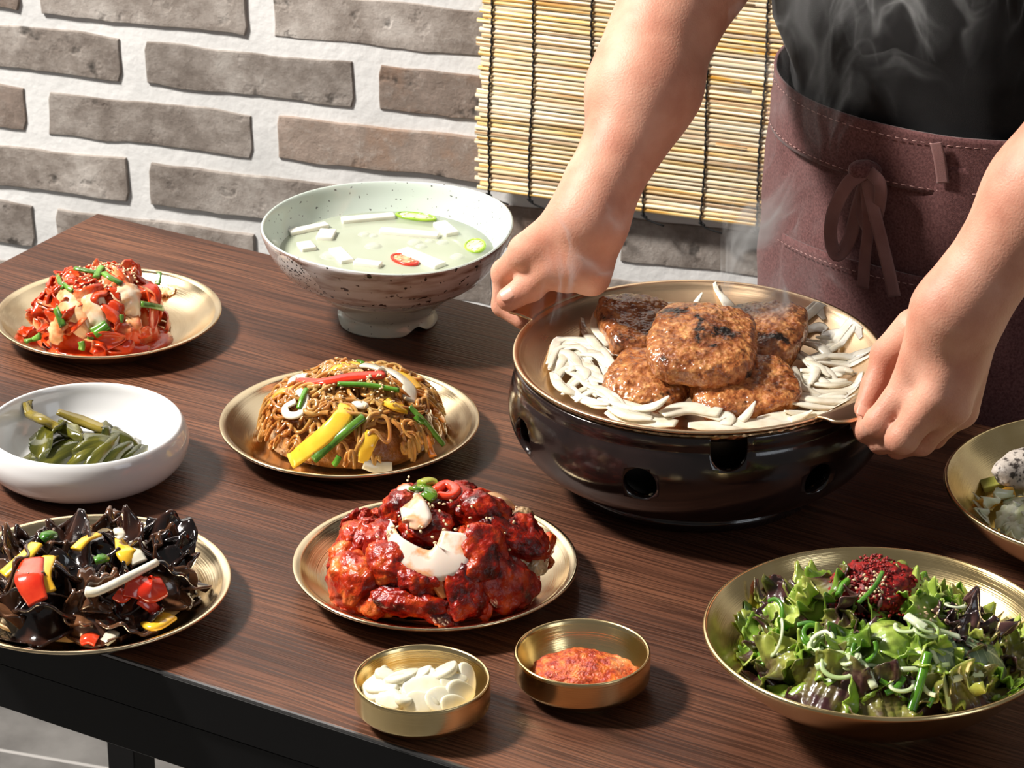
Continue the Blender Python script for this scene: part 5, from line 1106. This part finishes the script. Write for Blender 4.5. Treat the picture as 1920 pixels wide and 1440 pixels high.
bp = N.new('ShaderNodeBump'); bp.inputs['Distance'].default_value = .0006; Lk(vv, bp.inputs['Height']); Lk(bp.outputs[0], I['Normal'])
HS = Heap(P(1655, 1265, TZ+.022), TZ+.016, .097, .060, .75, 5, .004)
HS.dish = dish_of(cS, RS, BIG, 7)
sl = 'salad leaves in the front right bowl'
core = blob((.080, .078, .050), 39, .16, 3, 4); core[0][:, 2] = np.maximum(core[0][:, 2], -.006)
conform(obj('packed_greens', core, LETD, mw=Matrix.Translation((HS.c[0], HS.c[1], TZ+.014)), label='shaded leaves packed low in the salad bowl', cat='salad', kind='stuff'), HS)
ls = [obj('lettuce_leaf', leaf(rnd(.028, .044), rnd(.010, .016), 400+i, ruf=rnd(.003, .005), rf=rnd(1.8, 3.5), cup=rnd(-.6, .7), bend=rnd(-.4, .9), th=.0007, nu=26, nv=14, tip=.7, base=.2), (LET, LETP, LET, LETD, LETP, LET)[i % 6],
     label='small torn lettuce piece among the other leaves of the salad', cat='lettuce', group='small lettuce pieces', mw=rand_frame(HS, .9, .002, 30)) for i in range(12)]
scatter(HS, 75, .99, ls, (-.002, .006), 48, (.7, 1.15))
def sal(px, py, L, Wd, ang, seed, m_, lb, lift=.008, **k):
    k = {**dict(ruf=.0048, rf=2.6, cup=.4, bend=.5, th=.0008, nu=44, nv=24, tip=.8, base=.22), **k}
    leafat('lettuce_leaf', px, py, HS, L, Wd, ang, seed, m_, lb, 'lettuce', sl, lift, **k)
sal(1672, 1205, .060, .026, -58, 501, LET, 'large green and purple lettuce leaf in the middle front under the chili', .014, rib=.0016, ruf=.003, cup=-.5, bend=.9, blist=.0006)
sal(1560, 1300, .066, .026, -20, 502, LETP, 'big blistered purple spotted lettuce leaf at the front left rim', .010, blist=.0022, ruf=.005)
sal(1660, 1310, .050, .020, 5, 503, LETP, 'blistered yellow green lettuce leaf at the front rim', .008, blist=.002)
sal(1545, 1110, .044, .018, 55, 504, LET, 'curly light green lettuce leaf at the back left of the heap', .010, ruf=.006)
sal(1480, 1160, .042, .017, 40, 505, LET, 'yellow green lettuce leaf on the left shoulder of the heap', .010)
sal(1455, 1240, .042, .018, 25, 506, LETP, 'brown purple lettuce leaf at the left side of the bowl', .010, rib=.0012)
sal(1555, 1095, .030, .017, 80, 507, LETP, 'rounded dark lettuce leaf left of the chili heap', .014, ruf=.002)
sal(1720, 1110, .036, .014, -10, 508, LET, 'light curly lettuce tip right of the chili heap', .010)
sal(1845, 1160, .036, .018, 20, 509, LETD, 'brown purple lettuce leaf against the right wall of the bowl', .012, ruf=.006)
sal(1815, 1190, .040, .014, -10, 510, LETD, 'dark purple leaf at the right of the heap', .008)
sal(1830, 1300, .046, .020, 20, 511, LETP, 'purple and yellow blistered leaf at the right front', .010, blist=.002)
sal(1595, 1195, .032, .014, 80, 512, LET, 'green lettuce rib standing in the middle', .012, rib=.0015)
sal(1430, 1290, .034, .012, -50, 513, LETP, 'narrow dark leaf down the left wall', .006)
sal(1530, 1210, .030, .012, 10, 514, LET, 'small pale green leaf left of the middle', .012)
sal(1750, 1230, .034, .014, -20, 515, LET, 'green leaf piece beside the onion ring', .010)
leafat('perilla_leaf', 1780, 1225, HS, .038, .018, -25, 521, PER, 'grey green perilla leaf with pale veins right of the middle', 'perilla leaf', 'perilla leaves in the salad', .014, ruf=.001, cup=-.5, bend=.6, base=.5, tip=.8)
leafat('perilla_leaf', 1855, 1222, HS, .046, .019, -28, 522, PER, 'larger perilla leaf with pale veins reaching the right wall', 'perilla leaf', 'perilla leaves in the salad', .012, ruf=.001, cup=-.5, bend=.5, base=.5, tip=.8)
def curl(px, py, r, turns, ang, m_, lb, w=.0018, stretch=.004, lift=.012, flat=.45, ph=0):
    t = np.linspace(0, turns*2*math.pi, 40)+ph; q = np.c_[r*np.cos(t), r*.8*np.sin(t), stretch*t/6.28]
    conform(obj('scallion_curl', tube(q, w, 6, flat=flat), m_, mw=frame(px, py, HS, ang, lift, tilt=rnd(-25, 25), roll=rnd(-25, 25)), label=lb, cat='scallion', group='scallion curls in the salad'), HS)
for px, py, r, tn, ang, mm, lb in ((1735, 1188, .0088, 1.4, 20, SCAL, 'round white scallion ring below the chili heap'), (1700, 1180, .0075, .8, 0, SCAL, 'thin white scallion arc beside the round ring'), (1545, 1210, .0085, 1.6, 30, SCAL, 'double green white scallion curl in the left middle'),
                        (1520, 1195, .0070, 1.2, 80, CHIVE, 'small green scallion curl in the left middle'), (1575, 1250, .0120, .9, 0, SCAL, 'wide white scallion curl at the front middle'), (1600, 1245, .0060, 1.8, 40, SCAL, 'tight pale scallion coil at the front middle'),
                        (1455, 1155, .0110, .6, 70, CHIVE, 'green scallion hook at the left shoulder'), (1460, 1195, .0130, .5, 60, SCAL, 'thin pale scallion arc at the left side'), (1620, 1220, .0090, .7, 60, CHIVE, 'dark green scallion curl under the large leaf'),
                        (1690, 1290, .0080, .7, 20, SCAL, 'pale green scallion hook at the front'), (1755, 1285, .0100, .5, -60, SCAL, 'pale scallion arc right of the green stalk'), (1640, 1270, .0120, .4, 10, SCAL, 'flat pale scallion strand at the front'), (1790, 1140, .0070, .6, 20, SCAL, 'white scallion hook behind the purple leaf')):
    curl(px, py, r, tn, ang, mm, lb, ph=rnd(0, 3))
def stalk(pts, w, m_, lb, flat=.6, lift=.014, thin=None): S_('scallion_strand', [(x, y, lift) for x, y in pts], HS, w, flat, m_, lb, 'scallion', 'scallion strands in the salad', n=26, sec=8, thin=thin)
stalk([(1740, 1225), (1725, 1280), (1708, 1335)], .0032, CHIVE, 'straight dark green scallion stalk at the front', .9, .015)
stalk([(1530, 1252), (1570, 1235), (1615, 1245), (1640, 1290)], .0028, SCAL, 'long white scallion ribbon arching over the front', .4, .018)
stalk([(1745, 1215), (1765, 1260), (1775, 1300), (1780, 1330)], .0018, SCAL, 'thin pale strand hanging down right of the green stalk')
stalk([(1690, 1255), (1740, 1253), (1780, 1245)], .0018, SCAL, 'thin pale strand lying under the perilla leaf')
stalk([(1740, 1182), (1770, 1185), (1800, 1195)], .0026, SCAL, 'flat pale strand above the perilla leaf', .3)
stalk([(1785, 1275), (1820, 1265), (1860, 1262)], .0024, SCAL, 'pale strand across the right front', .4)
stalk([(1495, 1172), (1515, 1168), (1535, 1172)], .0020, CHIVE, 'short green strand on the left shoulder')
stalk([(1400, 1190), (1415, 1215), (1430, 1250)], .0030, GREENON, 'dark green stalk against the left wall of the bowl', .5, .006)
stalk([(1425, 1265), (1432, 1280), (1435, 1300)], .0020, CHIVE, 'short green stalk down the left wall', .6, .006)
stalk([(1610, 1130), (1640, 1100), (1655, 1072)], .0016, CHIVE, 'thin green strand over the chili heap', .6, .030)
stalk([(1572, 1115), (1580, 1098), (1590, 1088)], .0026, CHIVE, 'short green stalk left of the chili heap', .8, .018)
stalk([(1700, 1155), (1720, 1168), (1735, 1178)], .0032, SCAL, 'chili dusted pale green stalk end below the heap', .6, .020)
stalk([(1650, 1275), (1675, 1290), (1690, 1300)], .0018, CHIVE, 'green strand in the front leaves')
stalk([(1660, 1300), (1680, 1290), (1695, 1270)], .0022, CHIVE, 'green strand crossing the front leaves')
stalk([(1740, 1325), (1750, 1305), (1752, 1290)], .0018, CHIVE, 'green strand right of the straight stalk')
FLK = M('red chili flakes', (.085, .002, .003), (.40, .010, .007), 260, .5, bump=.6, bscale=500, dist=.001)
hc, hn = hit(1640, 1120, HS)
V, F = ico(5); V = V*(1+.12*nz(V, 3, 61, 2)+.07*nz(V, 11, 62, 2)+.05*nz(V, 26, 63, 1))[:, None]; V = V*[.031, .026, .0145]
obj('chili_flake_mound', (V, F), FLK, loc=tuple(hc+[0, 0, .009]), label='crumbly mound of dark red chili flakes on top of the salad', cat='seasoning', kind='stuff')
HF = Heap(hc, hc[2]+.004, .032, .0205, .55, 3, .004)
fl = [xf(blob((.0016, .0012, .0008), 70+i, .3, 2, 1), rand_frame(HF, 1.15, .0005, 60)) for i in range(520)]
V, F = join(*fl); obj('chili_flakes', (V-hc, F), FLK, loc=tuple(hc), label='loose red chili flakes strewn over the mound and leaves', cat='seasoning', kind='stuff')
seeds('sesame_seeds', HF, [(1600, 1110), (1620, 1105), (1640, 1100), (1610, 1125), (1660, 1115), (1690, 1125), (1640, 1090), (1720, 1140)], SESAME, 90, 22, 'sesame seeds scattered over the chili flake mound', lift=.0012, size=.00125)
seeds('sesame_seeds', HS, [(1750, 1150), (1780, 1140), (1800, 1170), (1730, 1135), (1850, 1200)], SESAME, 34, 18, 'sesame seeds on the leaves right of the chili mound', lift=.012, size=.00125)
# ================================================================ SIDE BOWL
HV = Heap(P(2075, 985, TZ+.02), TZ+.018, .112, .030, .8, 5, .003)
HV.dish = dish_of(cV, RV, BIG, 7)
CAB = M('pale cabbage', (.62, .68, .38), (.88, .88, .76), 45, .3, coat=.4, stretch=(.4, 2.5, 1), bump=.4, bscale=120, dist=.0008, sss=.2, ssc=(.9, 1, .6))
PUM = M('steamed pumpkin', (.62, .30, .02), (.80, .46, .05), 50, .3, coat=.4, bump=.3, bscale=160)
SDR = M('black sesame dressing', (.05, .04, .035), (.52, .47, .42), 210, .4, bump=.6, bscale=260, dist=.0015, lo=.38, hi=.5)
mw = frame(1868, 935, HV, 25, .006, roll=-15); obj('pumpkin_piece', bevel(box(-.014, .014, -.0055, .0055, -.004, .004), .0012, 2), PUM, mw=mw, label='orange pumpkin stick dotted with black sesame in the right edge bowl', cat='pumpkin')
mw = frame(1868, 905, HV, 15, .008, roll=10); obj('pumpkin_piece', bevel(box(-.011, .011, -.008, .008, -.0025, .0025), .0012, 2), M('green pumpkin rind', (.22, .24, .04), (.40, .38, .08), 60, .35), mw=mw, label='olive green pumpkin rind piece behind the orange stick', cat='pumpkin')
vg = 'cabbage pieces in the right edge bowl'
for i, (px, py, L, Wd, ang, lb) in enumerate(((1890, 955, .030, .007, 50, 'narrow curled cabbage strip beside the pumpkin stick'), (1915, 965, .046, .014, 80, 'broad white cabbage rib at the picture edge'), (1905, 935, .026, .009, 100, 'small yellow green cabbage leaf behind the strip'), (1945, 950, .05, .02, 70, 'cabbage leaf cut by the picture edge'), (1900, 985, .026, .008, 120, 'translucent cabbage scrap at the front of the bowl'))):
    leafat('cabbage_piece', px, py, HV, L, Wd, ang, 600+i, CAB, lb, 'cabbage', vg, .008, ruf=.002, cup=-.5, bend=.5, th=.0012)
cv = [obj('cabbage_piece', leaf(.036, .012, 620+i, ruf=.004, rf=4, cup=.5, bend=.7, th=.001, nu=20, nv=12), CAB, label='torn pale cabbage piece in the bowl at the right edge', cat='cabbage', group=vg, mw=rand_frame(HV, .8, .004, 30)) for i in range(4)]
scatter(HV, 24, .85, cv, (0, .006), 40, (.8, 1.2))
hd, _ = hit(1925, 905, HV); V, F = blob((.022, .018, .013), 71, .28, 2.5, 4)
obj('sesame_dressing', (V, F), SDR, loc=tuple(hd+[0, 0, .010]), label='grey speckled black sesame dressing dollop on the cabbage', cat='dressing')
V, F = blob((.0085, .006, .0016), 72, .35, 2.5, 3); q = np.array([cV[0]-.071, cV[1]+.012, TZ+.0395])
obj('dressing_smear', (V, F), SDR, mw=Matrix.Translation(tuple(P(1858, 868, TZ+.033))) @ Matrix.Rotation(math.radians(35), 4, 'Y'), label='small smear of speckled dressing on the wall of the right edge bowl', cat='dressing')
# ================================================================ STEAM
def steam(name, lo, hi, base, top, r0, r1, dens, label, seed=0.):
    m = bpy.data.materials.new(name); m.use_nodes = True; N = m.node_tree.nodes; Lk = m.node_tree.links.new; N.clear()
    out = N.new('ShaderNodeOutputMaterial'); vs = N.new('ShaderNodeVolumeScatter'); vs.inputs['Color'].default_value = (1, 1, 1, 1); vs.inputs['Anisotropy'].default_value = .1; Lk(vs.outputs[0], out.inputs['Volume'])
    tc = N.new('ShaderNodeTexCoord'); sp = N.new('ShaderNodeSeparateXYZ'); Lk(tc.outputs['Object'], sp.inputs[0])
    k = math_(N, Lk, 'DIVIDE', math_(N, Lk, 'SUBTRACT', sp.outputs[2], base[2]), top[2]-base[2])
    dx = math_(N, Lk, 'SUBTRACT', sp.outputs[0], math_(N, Lk, 'MULTIPLY_ADD', k, top[0]-base[0], base[0]))
    dy = math_(N, Lk, 'SUBTRACT', sp.outputs[1], math_(N, Lk, 'MULTIPLY_ADD', k, top[1]-base[1], base[1]))
    rr = math_(N, Lk, 'MULTIPLY_ADD', k, r1-r0, r0)
    d = math_(N, Lk, 'SQRT', math_(N, Lk, 'ADD', math_(N, Lk, 'MULTIPLY', dx, dx), math_(N, Lk, 'MULTIPLY', math_(N, Lk, 'MULTIPLY', dy, dy), 22)))
    env = math_(N, Lk, 'MAXIMUM', math_(N, Lk, 'SUBTRACT', 1, math_(N, Lk, 'DIVIDE', d, rr)), 0)
    fz = math_(N, Lk, 'MULTIPLY', math_(N, Lk, 'MINIMUM', math_(N, Lk, 'MULTIPLY', math_(N, Lk, 'MAXIMUM', k, 0), 12), 1), math_(N, Lk, 'MINIMUM', math_(N, Lk, 'MULTIPLY', math_(N, Lk, 'MAXIMUM', math_(N, Lk, 'SUBTRACT', 1, k), 0), 4), 1))
    env = math_(N, Lk, 'MULTIPLY', env, fz)
    mp = N.new('ShaderNodeMapping'); mp.inputs['Location'].default_value = (seed, seed*.7, 0); mp.inputs['Scale'].default_value = (1, 1.3, .55); Lk(tc.outputs['Object'], mp.inputs[0])
    wn = N.new('ShaderNodeTexNoise'); wn.inputs['Scale'].default_value = 14; wn.inputs['Detail'].default_value = 1; Lk(mp.outputs[0], wn.inputs[0])
    wv = N.new('ShaderNodeVectorMath'); wv.operation = 'MULTIPLY_ADD'; Lk(wn.outputs['Color'], wv.inputs[0]); wv.inputs[1].default_value = (.12, .12, .12); Lk(mp.outputs[0], wv.inputs[2])
    n = N.new('ShaderNodeTexNoise'); n.inputs['Scale'].default_value = 22; n.inputs['Detail'].default_value = 2; n.inputs['Roughness'].default_value = .5; n.inputs['Distortion'].default_value = .6; Lk(wv.outputs[0], n.inputs[0])
    ridge = math_(N, Lk, 'POWER', math_(N, Lk, 'MAXIMUM', math_(N, Lk, 'SUBTRACT', 1, math_(N, Lk, 'MULTIPLY', math_(N, Lk, 'ABSOLUTE', math_(N, Lk, 'SUBTRACT', n.outputs[0], .5)), 13)), 0), 3.0)
    pn = N.new('ShaderNodeTexNoise'); pn.inputs['Scale'].default_value = 7; pn.inputs['Detail'].default_value = 1; Lk(mp.outputs[0], pn.inputs[0])
    patch = math_(N, Lk, 'MAXIMUM', math_(N, Lk, 'MULTIPLY_ADD', pn.outputs[0], 6, -2.45), 0)
    dn = math_(N, Lk, 'MULTIPLY', math_(N, Lk, 'MULTIPLY', math_(N, Lk, 'MULTIPLY_ADD', ridge, 1, .006), patch), math_(N, Lk, 'MULTIPLY', env, dens)); Lk(dn, vs.inputs['Density'])
    V, F = box(lo[0], hi[0], lo[1], hi[1], lo[2], hi[2]); o = obj(name, (V, F), m, smooth=False, label=label, cat='steam', kind='stuff')
    return o
steam('steam', (.16, 2.20, .868), (.50, 2.335, 1.20), (.225, 2.265, .865), (.335, 2.275, 1.20), .11, .18, 120, 'thin white steam curling up from the patties in front of the apron and black shirt')
steam('steam', (-.005, 2.215, .868), (.115, 2.30, .985), (.045, 2.262, .862), (.040, 2.26, .985), .055, .06, 80, 'faint wisp of steam over the left rim of the grill pan', 3.1)
S.cycles.volume_step_rate = 1.0; S.cycles.volume_max_steps = 96; S.cycles.volume_bounces = 0
